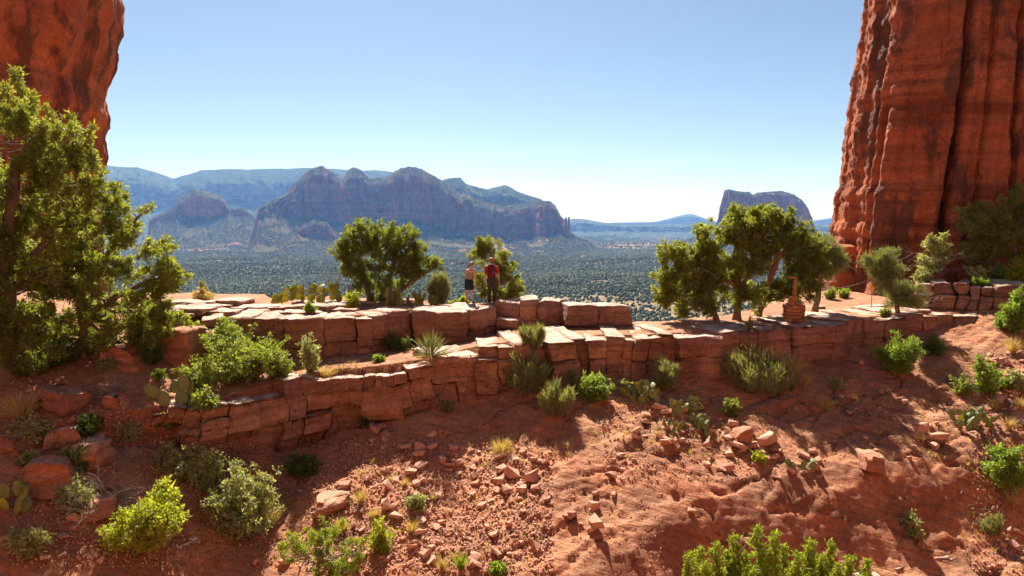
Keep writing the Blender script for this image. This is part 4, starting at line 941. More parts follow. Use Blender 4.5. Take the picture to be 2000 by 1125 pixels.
# prickly pear: every pad an object
def pad_mesh(name, mat):
    nu, nv = 12, 8; V = []
    for i in range(nv + 1):
        t = i / nv; z = t; wv = 0.44 * math.sin(math.pi * min(1, t ** 0.8 * 0.94 + 0.03)) ** 0.6 if 0 < i < nv else 0.06
        for j in range(nu):
            a = 2 * math.pi * j / nu; V.append((wv * math.cos(a), 0.20 * wv * math.sin(a), z))
    F = [[i * nu + j, i * nu + (j + 1) % nu, (i + 1) * nu + (j + 1) % nu, (i + 1) * nu + j] for i in range(nv) for j in range(nu)]
    return mesh(name, V, np.array(F), True, [M[mat]])
PAD = {'pad': pad_mesh('pad', 'pad'), 'pad_y': pad_mesh('pad_yellow', 'pad_y')}
def cactus(label, base, w, h, n, seed, size=0.2, yellow=0.0, down=0.0):
    rng = random.Random(seed); t = thing('prickly_pear', label, 'cactus', base, 'prickly pears')
    made = 0
    def pad(p, rot, s, k):
        nonlocal made
        me = PAD['pad_y' if rng.random() < yellow else 'pad']
        o = link('pad', me, t, p, rot, (s * rng.uniform(.85, 1.1), s * rng.uniform(.8, 1.1), s)); made += 1
        Mx = Euler(rot).to_matrix(); tip = Vector(p) + Mx @ Vector((0, 0, s * .92))
        if k > 0 and tip.z < h * 0.75:
            for _ in range(rng.choice((1, 1, 2, 2, 3))):
                if made >= n: return
                off = rng.uniform(-.33, .33); q = Vector(p) + Mx @ Vector((off * s, 0, s * (.93 - abs(off) * .5)))
                pad(q, (rot[0] + rng.uniform(-.5, .5), rot[1] + off * 1.6 + rng.uniform(-.3, .3), rot[2] + rng.uniform(-.7, .7)), s * rng.uniform(.8, .98), k - 1)
    g = 0
    while made < n and g < 200:
        g += 1; x = rng.uniform(-.5, .5) * w; y = rng.uniform(-.25, .25) * w
        pad((x, y, -0.03 - down * abs(0)), (rng.uniform(-.5, .35), rng.uniform(-.5, .5), rng.uniform(-.8, .8)), size * rng.uniform(.8, 1.15), 2)
    return t

# ------------------------------------------------------------------ list of trees (pixels give direction; distances from the ground they stand on)
def Yof(b): return float(b[1])
trees = []
def T(*a, **k): trees.append((a, k))
T('juniper_tree', 'tallest juniper at the left edge, reaching up over the pillar', (14, 738), [[(12, 742, .25), (18, 600, .2), (22, 450, .17), (38, 330, .12), (70, 262, .06)], [(18, 560, .14), (80, 470, .09), (130, 400, .05)]],
  [(20, 222, 52, 60), (50, 300, 70, 60), (105, 300, 62, 72), (20, 400, 90, 80), (120, 400, 80, 75), (-60, 380, 80, 170), (80, 500, 100, 70), (20, 590, 80, 60), (170, 345, 30, 52), (-20, 640, 90, 60), (60, 660, 60, 40)], 330, .2, 11, 9, .095, .034, 'juniper', seed=3)
T('juniper_tree', 'broad juniper sloping down to the right beside the tallest one', (165, 694), [[(165, 700, .13), (160, 600, .11), (157, 500, .09), (170, 420, .05)], [(162, 640, .1), (230, 580, .08), (300, 545, .04)], [(160, 560, .08), (225, 470, .05), (262, 420, .03)]],
  [(195, 420, 50, 55), (245, 430, 46, 50), (272, 480, 48, 48), (310, 540, 44, 50), (225, 560, 90, 70), (325, 590, 32, 48), (130, 600, 90, 60), (250, 630, 90, 42), (345, 552, 16, 28), (150, 500, 70, 70), (120, 660, 80, 36), (300, 640, 60, 36), (210, 670, 70, 30)], 260, .19, 11, 9, .095, .034, 'juniper', seed=4)
T('juniper_tree', 'twisted spreading juniper left of the people on the ledge', (735, None, 26.9), [[(742, 594, .13), (755, 555, .11), (768, 510, .09), (762, 470, .05)], [(722, 594, .12), (714, 545, .1), (700, 505, .07), (690, 480, .04)], [(768, 585, .1), (800, 552, .08), (832, 533, .05), (850, 520, .03)]],
  [(705, 468, 34, 26), (745, 474, 46, 34), (785, 478, 36, 36), (803, 508, 26, 32), (672, 500, 18, 16), (715, 512, 42, 34), (770, 520, 46, 34), (836, 522, 22, 14), (745, 560, 50, 26), (690, 535, 18, 22)], 215, .19, 10, 7, .1, .04, 'juniper_d', seed=5)
T('juniper_tree', 'slim young juniper directly behind the man', (965, None, 27.3), [[(968, 596, .07), (966, 550, .06), (956, 500, .04), (952, 475, .02)]],
  [(952, 488, 16, 22), (975, 512, 20, 26), (934, 502, 14, 12), (985, 535, 16, 18), (995, 562, 24, 18), (950, 545, 26, 24), (975, 575, 38, 12)], 70, .18, 10, 7, .10, .04, 'juniper', seed=6)
T('juniper_tree', 'straight-trunked juniper in the middle of the right cluster', (1440, None, 25.4), [[(1440, 622, .17), (1438, 560, .14), (1434, 500, .11), (1445, 450, .05)], [(1442, 590, .09), (1462, 530, .07), (1475, 480, .04)], [(1438, 560, .08), (1400, 530, .06), (1370, 500, .04)]],
  [(1395, 478, 42, 34), (1440, 448, 44, 36), (1420, 520, 62, 34), (1375, 535, 40, 36), (1470, 500, 34, 44), (1485, 432, 34, 24), (1450, 575, 46, 24)], 185, .19, 10, 8, .1, .04, 'juniper', 'redbark', seed=7)
T('juniper_tree', 'juniper with a leaning trunk, nearest the stone cairn', (1483, None, 25.8), [[(1481, 618, .14), (1497, 565, .12), (1517, 510, .1), (1516, 460, .05)], [(1517, 510, .08), (1550, 480, .04)]],
  [(1500, 436, 46, 28), (1545, 460, 34, 36), (1565, 505, 32, 40), (1520, 495, 46, 44), (1555, 560, 44, 30), (1475, 465, 40, 36), (1575, 540, 24, 30), (1520, 570, 36, 22)], 195, .19, 10, 8, .1, .04, 'juniper_d', 'redbark', seed=8)
T('juniper_tree', 'low juniper bending left at the end of the right cluster', (1400, None, 25.4), [[(1402, 622, .09), (1370, 570, .08), (1330, 525, .05), (1318, 505, .03)], [(1385, 600, .06), (1330, 590, .04), (1300, 580, .02)]],
  [(1320, 506, 28, 20), (1325, 548, 38, 26), (1350, 590, 50, 20), (1300, 580, 18, 14), (1368, 515, 28, 22), (1365, 560, 34, 26)], 140, .18, 10, 7, .1, .04, 'juniper', 'redbark', seed=9)
T('pinyon_tree', 'small fluffy pine with a bare trunk beside the buttress', (1597, None, 26.8), [[(1590, 604, .13), (1597, 570, .11), (1598, 540, .08), (1612, 515, .05)], [(1597, 560, .06), (1584, 530, .04), (1588, 505, .03)]],
  [(1605, 508, 26, 22), (1588, 498, 20, 16), (1626, 520, 16, 12), (1610, 490, 14, 10)], 60, .2, 18, 10, .17, .016, 'needle', seed=10, fan=.8)
T('pinyon_tree', 'small leaning pine on the trail in front of the right pillar', (1752, None, 25.9), [[(1755, 608, .08), (1748, 580, .06), (1737, 545, .04), (1722, 522, .03)], [(1752, 595, .05), (1765, 575, .03)]],
  [(1718, 522, 24, 12), (1742, 514, 10, 12), (1738, 545, 22, 16), (1757, 572, 26, 16), (1772, 582, 12, 12)], 52, .2, 15, 9, .15, .017, 'needle', seed=11, fan=.8)
T('small_tree', 'small pale round-topped tree standing before the dark pillar base', (1833, None, 28.6), [[(1833, 562, .05), (1833, 530, .045), (1832, 500, .03)]],
  [(1832, 482, 24, 18), (1815, 512, 20, 14), (1850, 502, 16, 16), (1832, 530, 30, 10)], 26, .17, 11, 7, .10, .05, 'scrub_g', seed=12)
T('juniper_tree', 'wide juniper at the right edge in front of the pillar', (1985, None, 28.6), [[(1990, 548, .14), (1972, 500, .11), (1945, 475, .07), (1915, 450, .04)], [(1980, 520, .09), (1985, 450, .06), (1990, 400, .03)]],
  [(1905, 430, 24, 34), (1942, 430, 30, 42), (1985, 405, 28, 34), (1965, 470, 52, 36), (1915, 492, 30, 22), (2030, 440, 50, 60), (1890, 500, 16, 22)], 160, .19, 10, 7, .1, .04, 'juniper', seed=13)
T('pinyon_tree', 'small open pine at the bottom left of centre', (622, 1122), [[(612, 1140, .05), (622, 1100, .04), (645, 1065, .025)], [(620, 1105, .03), (585, 1075, .02)], [(622, 1100, .03), (690, 1085, .015)]],
  [(585, 1058, 34, 16), (640, 1048, 46, 16), (690, 1078, 28, 22), (575, 1088, 30, 14), (655, 1108, 50, 14), (615, 1070, 40, 20)], 50, .1, 10, 8, .06, .018, 'juniper_y', seed=14, fan=.8)

T('juniper_tree', 'unseen juniper beyond the left edge, added to shade the lower left', (-190, None, 16.2), [[(-190, 800, .2), (-180, 600, .16), (-170, 450, .1)]], [(-170, 400, 130, 120), (-150, 540, 120, 110), (-200, 640, 130, 80)], 120, .22, 9, 7, .13, .055, 'juniper', seed=15)  # out of frame, added to cast dappled shade on the lower-left ground
shrubs = []
def S(*a, **k): shrubs.append((a, k))
# (builder, name, label, base, width px, height px, material, options)
S('shrub', 'scrub_oak', 'large rounded green shrub hiding the left end of the upper tier', (470, 742), 215, 118, 'scrub', dens=1.3)
S('shrub', 'scrub_oak', 'upright bushy top of scrub behind the large rounded shrub', (450, 715), 120, 110, 'scrub')
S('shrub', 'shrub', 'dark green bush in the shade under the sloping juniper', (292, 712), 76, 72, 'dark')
S('shrub', 'shrub', 'thin grey-green shrub at the end of the terrace beside the large shrub', (605, 728), 46, 84, 'scrub_g', dens=.6, gaps=.8)
S('shrub', 'shrub', 'small fresh green sprig on soil right of the junipers', (312, 742), 22, 24, 'bright')
S('shrub', 'shrub', 'pale low bush on bare soil between the junipers', (212, 722), 46, 30, 'scrub_g')
S('shrub', 'shrub', 'small bright green bush below the big cactus pads', (325, 835), 46, 44, 'bright')
S('shrub', 'rabbitbrush', 'yellow-green shrub leaning left at bottom left', (262, 1072), 190, 150, 'yellowgreen', lean=.35, dens=1.2)
S('shrub', 'scrub_oak', 'large grey-green shrub right of the yellow-green one', (480, 1048), 180, 165, 'scrub_g', dens=1.3)
S('shrub', 'scrub_oak', 'pale bushy sprays behind the large grey-green shrub', (395, 955), 110, 90, 'scrub_g')
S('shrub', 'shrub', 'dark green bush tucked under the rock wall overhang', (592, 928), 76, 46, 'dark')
S('shrub', 'rabbitbrush', 'small bright yellow-green bush among the rubble', (745, 1080), 60, 70, 'yellowgreen')
S('shrub', 'shrub', 'low grey-tan cushion shrub in the rubble', (815, 995), 50, 40, 'scrub_g', dens=.8)
S('shrub', 'shrub', 'leafy bright green bush below the bench beside broom shrubs', (1160, 783), 74, 58, 'bright', Ln=.11, Wd=.05, dens=1.2)
S('ephedra', 'broom_shrub', 'tall pale broom shrub standing on the bench edge', (1040, 678), 50, 66)
S('ephedra', 'broom_shrub', 'wide broom shrub spilling over the bench below the tall one', (1030, 765), 100, 95)
S('ephedra', 'broom_shrub', 'rounded broom shrub at the foot of the bench', (1088, 812), 62, 85)
S('ephedra', 'broom_shrub', 'narrow upright broom shrub left of the bright green bush', (1116, 768), 26, 62)
S('ephedra', 'broom_shrub', 'grey-green broom shrub against the bench behind the cactus', (1296, 760), 52, 78)
S('ephedra', 'broom_shrub', 'largest dark broom shrub against the bench left of straw grass', (1482, 768), 120, 120, mat='ephedra', n=9000)
S('shrub', 'shrub', 'small green shrub at the foot of the largest broom shrub', (1518, 768), 34, 46, 'bright')
S('shrub', 'shrub', 'little dark green shrub on the open slope', (1427, 812), 36, 40, 'scrub')
S('shrub', 'acacia_shrub', 'feathery bright green shrub below the bench in front of the pillar', (1757, 728), 96, 84, 'bright', dens=1.0, Ln=.09, Wd=.03)
S('shrub', 'shrub', 'small dark shrub right of the feathery bright one', (1825, 694), 42, 40, 'dark')
S('shrub', 'shrub', 'lush green bush at the right edge below the rock step', (1982, 648), 74, 88, 'bright', dens=1.2)
S('shrub', 'shrub', 'low green bush at the foot of the lush right-edge bush', (1958, 640), 36, 34, 'bright')
S('shrub', 'acacia_shrub', 'loose bright green shrub on the right slope above the cactus', (1920, 772), 62, 92, 'bright', dens=.8, gaps=.8)
S('shrub', 'shrub', 'tiny bright green bush on stones at the right edge', (1962, 758), 28, 22, 'bright')
S('shrub', 'shrub', 'big round green bush at the right edge below the cactus', (1962, 955), 104, 105, 'bright', dens=1.3)
S('ephedra', 'broom_shrub', 'soft grey-green tussock shrub at lower right', (1940, 1046), 46, 58)
S('shrub', 'shrub', 'scraggly grey shrub in the crevice of the dome', (1782, 1050), 38, 56, 'scrub_g', dens=.7)
S('ephedra', 'broom_shrub', 'tall broom shrub right of the twisted juniper', (856, None, 25.9), 40, 92)
S('shrub', 'rabbitbrush', 'round bush with fresh tips on the upper tier by the yellow cactus', (686, None, 24.0), 38, 38, 'yellowgreen')
S('shrub', 'shrub', 'tiny green shrub growing on top of the upper tier edge', (601, None, 22.6), 24, 20, 'bright')
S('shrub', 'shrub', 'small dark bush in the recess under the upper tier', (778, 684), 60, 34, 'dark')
S('shrub', 'shrub', 'small fresh sprig on the terrace left of the yucca', (741, 706), 22, 12, 'bright')
S('ephedra', 'broom_shrub', 'grey wiry shrub at the foot of the wall under the yucca', (872, 806), 30, 38)
S('shrub', 'shrub', 'dark low bush at the wall foot near scattered stones', (715, 832), 40, 24, 'dark')
S('shrub', 'shrub', 'yellow-green bush left of the woman', (905, None, 26.4), 26, 22, 'yellowgreen')
S('shrub', 'shrub', 'pale yellow-green scrub between broom shrub and woman', (885, None, 26.6), 24, 16, 'scrub_g')
S('shrub', 'shrub', 'yellowish brush at the left end of the ledge top', (392, None, 26.5), 60, 26, 'straw', dens=.7)
S('ephedra', 'broom_shrub', 'thin sprig rising from the ledge top at left', (393, None, 26.8), 16, 48)
S('shrub', 'shrub', 'low green bush under the buttress beside the pine', (1625, None, 30.6), 36, 26, 'scrub')
S('shrub', 'shrub', 'bright low bush at the foot of the pillar buttress', (1652, None, 31.0), 30, 22, 'bright')
S('shrub', 'shrub', 'bright green bush at the right edge behind the rock step', (1990, None, 27.0), 46, 52, 'yellowgreen')
S('shrub', 'shrub', 'grey-green scrub behind the cactus on the rock step', (1868, None, 28.8), 62, 40, 'scrub_g')
S('shrub', 'shrub', 'light green scrub right of the cactus on the rock step', (1950, None, 28.0), 56, 34, 'bright')
S('shrub', 'shrub', 'tan-green brush below the pale small tree', (1805, None, 28.4), 44, 30, 'scrub_g')
S('shrub', 'shrub', 'small bright bush in front of the right cactus', (1918, None, 26.9), 40, 18, 'bright')
S('shrub', 'shrub', 'dark scrub at the foot of the leaning trail pine', (1735, None, 25.6), 24, 18, 'scrub')
S('shrub', 'shrub', 'pale low scrub at the left edge beneath the cactus pads', (60, 905), 50, 26, 'scrub_g')
S('shrub', 'shrub', 'tiny green plant at the bottom among rubble', (972, 1122), 40, 26, 'bright')
S('ephedra', 'broom_shrub', 'spindly stalk plant on the bench edge above the largest broom shrub', (1468, None, 23.0), 14, 36)
S('shrub', 'shrub', 'small grey shrub in shade between bench and dome', (1633, 762), 28, 30, 'scrub_g', dens=.6)
S('shrub', 'shrub', 'pale shrub left of the middle cactus', (1222, 772), 36, 34, 'scrub_g')
S('shrub', 'shrub', 'small green plant among stones on the right slope', (1480, 905), 26, 26, 'yellowgreen')

S('shrub', 'shrub', 'dull green brush at the left edge over the rock bank', (70, 860), 110, 60, 'scrub_g', dens=.7)
S('shrub', 'shrub', 'dark ragged bush at the rock bank below the sunlit soil', (165, 850), 80, 50, 'dark', dens=.8)
S('shrub', 'shrub', 'olive shrub on the rock bank right of the big cactus pads', (400, 800), 70, 46, 'scrub', dens=.8)
S('shrub', 'shrub', 'thin grey brush at the rock bank under the squat boulder', (255, 860), 60, 40, 'scrub_g', dens=.5)
S('shrub', 'shrub', 'dark scrub filling shade at the foot of the tallest juniper', (55, 730), 120, 60, 'scrub', dens=.8)
S('shrub', 'shrub', 'dusky scrub between the two left juniper trunks', (120, 712), 90, 50, 'dark', dens=.8)
S('shrub', 'shrub', 'low olive scrub at the root of the sloping juniper', (225, 690), 90, 44, 'scrub', dens=.8)
S('shrub', 'shrub', 'olive scrub behind the large rounded shrub at the tier end', (380, 690), 80, 60, 'scrub', dens=.9)
S('shrub', 'shrub', 'grey half-dead scrub left of the yellow-green shrub', (150, 1000), 90, 70, 'scrub_g', dens=.5, gaps=1.2)
S('shrub', 'shrub', 'olive scrub against the big angular boulder', (150, 925), 80, 60, 'scrub', dens=.7)
S('shrub', 'shrub', 'dull brush at the bottom left corner', (50, 1085), 110, 70, 'scrub_g', dens=.6)
S('shrub', 'shrub', 'pale scrub under the left end of the wall', (330, 920), 90, 60, 'scrub_g', dens=.6)
S('shrub', 'shrub', 'straggling green scrub climbing the wall left of the large shrub', (390, 770), 90, 80, 'scrub', dens=.8)
S('shrub', 'shrub', 'olive scrub above the wall beside the thin grey-green shrub', (545, 735), 70, 60, 'scrub', dens=.8)
S('shrub', 'shrub', 'grey scrub at the right edge among the scree stones', (1985, 760), 50, 44, 'scrub_g', dens=.7)
S('shrub', 'shrub', 'olive scrub above the slope cactus at right', (1880, 770), 50, 40, 'scrub', dens=.7)
tufts = [  # base, w, h, material, label, group
    ((40, 815), 110, 70, 'straw', 'large drooping clump of dry blades at the left edge', None, 150),
    ((705, 985), 34, 42, 'straw', None, 'straw tufts in the rubble', 90), ((730, 1012), 30, 30, 'straw', None, 'straw tufts in the rubble', 80),
    ((668, 1036), 46, 34, 'straw', None, 'straw tufts in the rubble', 110), ((805, 1040), 40, 36, 'straw', None, 'straw tufts in the rubble', 90),
    ((865, 1115), 30, 40, 'straw', None, 'straw tufts in the rubble', 80), ((790, 950), 24, 24, 'straw', None, 'straw tufts in the rubble', 60),
    ((762, 940), 20, 18, 'straw', None, 'straw tufts in the rubble', 60), ((848, 975), 22, 18, 'straw', None, 'straw tufts in the rubble', 60),
    ((900, 1112), 30, 44, 'bright', 'bright green grass tuft at the bottom among rubble', None, 110),
    ((980, 885), 62, 40, 'straw', 'broad straw patch at the end of the ledge shadow', None, 160),
    ((528, 1030), 60, 60, 'straw', 'straw fountain of grass under the grey-green shrub', None, 130),
    ((1552, 735), 50, 60, 'straw', 'golden straw grass beside the largest broom shrub', None, 150),
    ((1570, 752), 44, 36, 'straw', 'low dry grass right of the golden straw grass', None, 120),
    ((1545, 762), 30, 42, 'bright', 'green grass tuft in front of the golden straw', None, 110),
    ((1440, 800), 50, 26, 'straw', 'pale dry grass on the slope above the loose stones', None, 110),
    ((1612, 798), 54, 34, 'straw', 'dry grass on the open slope under the bench', None, 120),
    ((1978, 690), 34, 42, 'straw', 'golden upright grass at the right edge under the lush bush', None, 130),
    ((1943, 800), 20, 34, 'straw', 'thin straw tuft right of the slope cactus', None, 60),
    ((1970, 838), 30, 34, 'straw', 'straw tuft between cactus and big round bush', None, 80),
    ((1992, 800), 30, 34, 'straw', 'straw tuft on stones at the right edge', None, 80),
    ((1975, 985), 46, 46, 'straw', 'yellow grass under the big round bush', None, 110),
    ((1800, 860), 34, 22, 'straw', 'small dry grass patch by three stones on the dome', None, 70),
    ((640, 735), 60, 30, 'straw', 'dry grass on the terrace edge beside the thin shrub', None, 130),
    ((345, 735), 34, 26, 'straw', 'pale grass tuft left of the large rounded shrub', None, 80),
    ((345, 870), 40, 30, 'yellowgreen', 'yellowish grass below the wall above the pale sprays', None, 90),
    ((1215, None, 25.6), 30, 22, 'straw', 'straw tuft behind the standing slabs', None, 70),
    ((520, None, 26.6), 40, 14, 'straw', 'low dry grass behind the ledge near yellow cactus', None, 80),
]
cacti = [  # label, base, w px, h px, pads, size m, yellow share
    ('prickly pear with large broad pads above the left wall', (352, 790), 60, 44, 7, .42, .1),
    ('prickly pear with broad pads at the left edge', (32, 998), 60, 50, 8, .38, .15),
    ('row of yellow prickly pear on the ledge skyline at left', (615, None, 25.6), 110, 34, 44, .30, .95),
    ('lone yellowish prickly pear at the left of the skyline row', (541, None, 25.8), 20, 26, 6, .30, .9),
    ('prickly pear with tall pads under the twisted juniper', (765, None, 25.2), 36, 38, 11, .38, .7),
    ('low spreading prickly pear right of the twisted juniper', (822, None, 25.6), 56, 26, 24, .28, .6),
    ('dense prickly pear at the foot of the bench', (1256, 782), 66, 46, 30, .26, .12),
    ('upper prickly pear trailing down the open slope', (1318, 808), 60, 40, 24, .24, .1),
    ('lower prickly pear trailing down the open slope', (1378, 848), 56, 34, 22, .24, .1),
    ('prickly pear spreading on the right slope above the big round bush', (1900, 832), 72, 48, 36, .22, .1),
    ('tall prickly pear on top of the right rock step', (1922, None, 27.7), 60, 42, 38, .28, .15),
    ('small prickly pear beside stones on the dome edge', (1565, 925), 44, 26, 9, .22, .15),
    ('small prickly pear at the left top of the slope rubble', (1315, 842), 26, 22, 7, .22, .2),
]
dead = [('bare dead brush in shade at left of the yellow-green shrub', (195, 1010), 110, 120), ('dead twigs under the yellow-green shrub', (320, 1070), 110, 90), ('pale dead brush at the foot of the left wall', (470, 905), 130, 56),
        ('bleached dead twigs in front of the left wall', (250, 900), 100, 60), ('dry leafless brush on soil left of the sprig', (225, 770), 60, 60), ('dead stalks beside the wall end near big pads', (385, 850), 40, 60)]

# resolve every base before anything more is built
for a, k in trees: k['_b'] = base_of(a[2])
for a, k in shrubs: k['_b'] = base_of(a[3])
tb = [base_of(t[0]) for t in tufts]; cb = [base_of(c[1]) for c in cacti]; db = [base_of(d[1]) for d in dead]
yb_ = base_of((842, 704)); jb_ = drop((1520 - 1000) / FPX * 9.3, 9.3, 0.5)

# ------------------------------------------------------------------ loose stones
def stone_mesh(name, seed, flat=0.6, sub=1):
    rng = np.random.default_rng(seed); bm = bmesh.new()
    pts = np.array([[x, y, z] for x in (-1, 1) for y in (-1, 1) for z in (-1, 1)], float) * rng.uniform(.3, 1.1, (8, 3)); pts = np.vstack([pts, nrm(rng.normal(size=(3, 3))) * 1.05]) * np.array([.5, .4, .42 * flat])
    vs = [bm.verts.new(q) for q in pts]; bmesh.ops.convex_hull(bm, input=vs); bmesh.ops.delete(bm, geom=[v for v in bm.verts if not v.link_faces], context='VERTS')
    bmesh.ops.bevel(bm, geom=list(bm.edges), offset=0.012, segments=1, affect='EDGES')
    bmesh.ops.triangulate(bm, faces=bm.faces)
    me = bpy.data.meshes.new(name); bm.to_mesh(me); bm.free(); me.materials.append(M['stone']); return me
STONES = [stone_mesh('stone', 50 + k, fl) for k, fl in enumerate((.7, .55, .9, .6, .45, .8, .65, .5))]
zones = [((650, 870, 1060, 1110), 125, 'small angular stone in the rubble spread below the ledge shadow', 'stones in the rubble slope', (9, 26)),
         ((970, 890, 1070, 990), 22, 'chunky stone in the tight heap right of the straw patch', 'stones in the heap by the straw patch', (14, 34)),
         ((1220, 790, 1350, 870), 22, 'loose stone below the trailing prickly pear', 'stones below the trailing prickly pear', (9, 26)),
         ((1380, 830, 1500, 930), 34, 'loose stone on the slope under the pale dry grass', 'stones under the dry grass', (9, 30)),
         ((1180, 890, 1240, 930), 10, 'small stone in the line across the middle of the dome', 'stones across the dome', (9, 20)),
         ((1110, 960, 1200, 1040), 14, 'stone in the cluster low on the middle of the dome', 'stones low on the dome', (10, 26)),
         ((1930, 690, 2000, 800), 36, 'stone on the scree at the right edge', 'stones on the right scree', (10, 26)),
         ((1500, 880, 1600, 940), 18, 'loose stone beside the small dome-edge cactus', 'stones by the dome-edge cactus', (9, 24)),
         ((1940, 1020, 2000, 1110), 14, 'stone at the bottom right corner slope', 'stones at the bottom right', (9, 24)),
         ((420, 900, 640, 1100), 16, 'stone in shade below the left wall', 'stones below the left wall', (9, 26)),
         ((720, 830, 960, 900), 20, 'stone lying in the shadow of the wall', 'stones in the wall shadow', (9, 22)),
         ((60, 900, 330, 1110), 18, 'stone on the shaded soil at lower left', 'stones at lower left', (10, 34)),
         ((1640, 760, 1850, 900), 26, 'small stone on the sunlit upper dome', 'stones on the upper dome', (7, 16))]
rs = np.random.default_rng(31); placed = []
for (x0, y0, x1, y1), n, lab, grp, (s0, s1) in zones:
    for k in range(n):
        px, py = rs.uniform(x0, x1), rs.uniform(y0, y1)
        if grp == 'stones in the rubble slope' and px < 700 + (1110 - py) * 0.25 - 40: px += 150
        p, no = hit(px, py); placed.append((p, no, s0 + (s1 - s0) * rs.random() ** 2.2, lab, grp))
special = [((1163, 1030), 48, 'squared upright stone low on the dome casting a long shadow'), ((1352, 1002), 24, 'single small square stone on the dome by itself'), ((1445, 880), 44, 'tilted slab-like stone on the slope right of the cactus trail'),
           ((1500, 868), 60, 'flat broad stone topping the loose stones on the slope'), ((735, 846), 42, 'pale squarish stone at the wall foot'), ((818, 892), 36, 'orange angular stone in the wall shadow'),
           ((672, 955), 36, 'reddish upright stone left of the straw tufts'), ((1800, 845), 40, 'pale stone of the trio on the upper dome'), ((1832, 862), 48, 'rounded stone of the trio on the upper dome'), ((1822, 876), 36, 'lowest stone of the trio on the upper dome'),
           ((718, 596), 22, 'rounded cobble on the upper tier right of the fresh-tipped bush'), ((690, 592), 22, 'dark cobble on the upper tier touching the fresh-tipped bush'), ((1682, 712), 18, 'lone cobble on the dome under the bench'), ((390, 742), 40, 'orange boulder by the large cactus pads')]
sp_hit = [hit(*q[0]) for q in special]
boul = [((90, 940), 76, 46, 'big angular boulder at the left above the shaded soil'), ((40, 880), 64, 36, 'boulder of the rock bank at the left edge'), ((180, 900), 70, 36, 'boulder of the rock bank below the dark ragged bush'), ((345, 690), 70, 46, 'dark boulder under the sloping juniper'), ((250, 705), 60, 36, 'low boulder at the foot of the sloping juniper'), ((235, 792), 44, 30, 'squat boulder above the left end of the wall'), ((120, 790), 70, 34, 'half-buried boulder right of the drooping dry blades'), ((392, 680), 60, 34, 'reddish boulder between the juniper and the large shrub'), ((640, 985), 60, 26, 'flat shelf of rock in the wall shadow at lower centre'), ((1440, 860), 34, 30, 'blocky boulder beside the tilted slab on the slope'), ((1700, 905), 46, 20, 'low rock hump on the dome'), ((210, 985), 60, 26, 'broad boulder in shade above the yellow-green shrub')]
bo_hit = [hit(*q[0])[0] for q in boul]
# fine gravel between them: uncountable
gr = []
for (x0, y0, x1, y1), n, sz in [((600, 860, 1080, 1120), 5200, .07), ((1180, 790, 1520, 940), 1000, .06), ((1900, 690, 2000, 1120), 900, .07), ((300, 860, 640, 1110), 1500, .06), ((1100, 900, 1300, 1110), 150, .05), ((1550, 740, 1900, 900), 450, .05), ((20, 740, 340, 1110), 2000, .06), ((640, 690, 1000, 880), 700, .05), ((560, 700, 700, 735), 200, .05)]:
    for _ in range(n):
        p, no = hit(rs.uniform(x0, x1), rs.uniform(y0, y1))
        if p[1] < 40: gr.append((p, sz * rs.uniform(.4, 1.5)))

DRY = []
for (x0, y0, x1, y1), n in [((640, 870, 1060, 1120), 150), ((960, 850, 1010, 900), 40), ((1200, 770, 1520, 900), 130), ((1560, 720, 1900, 900), 110), ((1880, 660, 2000, 1110), 130), ((40, 720, 420, 1110), 130), ((560, 700, 700, 735), 60), ((420, 880, 640, 1110), 50), ((1060, 780, 1200, 900), 30)]:
    for _ in range(n): DRY.append(hit(rs.uniform(x0, x1), rs.uniform(y0, y1))[0])
for p, no, spx, lab, grp in placed:
    s = spx / FPX * p[1] * 1.15
    o = link('stone', STONES[rs.integers(len(STONES))], None, p + np.array([0, 0, .18 * s]), (rs.normal() * .3, rs.normal() * .3, rs.uniform(0, 6.28)), (s, s * rs.uniform(.7, 1.1), s * rs.uniform(.6, 1.0))); tag(o, lab, 'stone', grp)
for (p, no), (q, spx, lab) in zip(sp_hit, special):
    s = spx * .8 / FPX * p[1]; o = link('stone', STONES[rs.integers(len(STONES))], None, p + np.array([0, 0, .28 * s]), (rs.normal() * .15, rs.normal() * .15, rs.uniform(0, 6.28)), (s, s * .8, s * .9)); tag(o, lab, 'stone')
for i, (b, q) in enumerate(zip(bo_hit, boul)):
    m_ = b[1] / FPX; V, F = block_mesh(q[1] * m_, q[1] * m_ * .8, q[2] * m_ * 1.4, 5000 + i, r=.025, rough=.07, strata=.03, res=.07, lean=.3); V = warp(V + np.array([i * 9.1, 0, 0]), 1.6) - np.array([i * 9.1, 0, 0]); V[:, 2] -= V[:, 2].min() + q[2] * m_ * .55
    o = link('boulder', mesh('boulder', V, F, False, [M['boulder']]), None, b, (0, 0, rs.uniform(-.5, .5))); tag(o, q[3], 'boulder')
A = Acc()
octv = np.array([[1, 0, 0], [-1, 0, 0], [0, 1, 0], [0, -1, 0], [0, 0, 1], [0, 0, -1]], float); octf = np.array([[0, 2, 4], [2, 1, 4], [1, 3, 4], [3, 0, 4], [2, 0, 5], [1, 2, 5], [3, 1, 5], [0, 3, 5]])
for p, s in gr:
    R = np.array(Euler((rs.uniform(0, 3), rs.uniform(0, 3), rs.uniform(0, 3))).to_matrix())
    A.add((octv * rs.uniform(.45, 1, (6, 1)) * np.array([1, .8, .6]) * s * .75) @ R.T + p + np.array([0, 0, .2 * s]), octf)
o = link('gravel', A.mesh('gravel', M['stone'])); tag(o, 'fine broken red gravel strewn over the slope', 'gravel', kind='stuff')

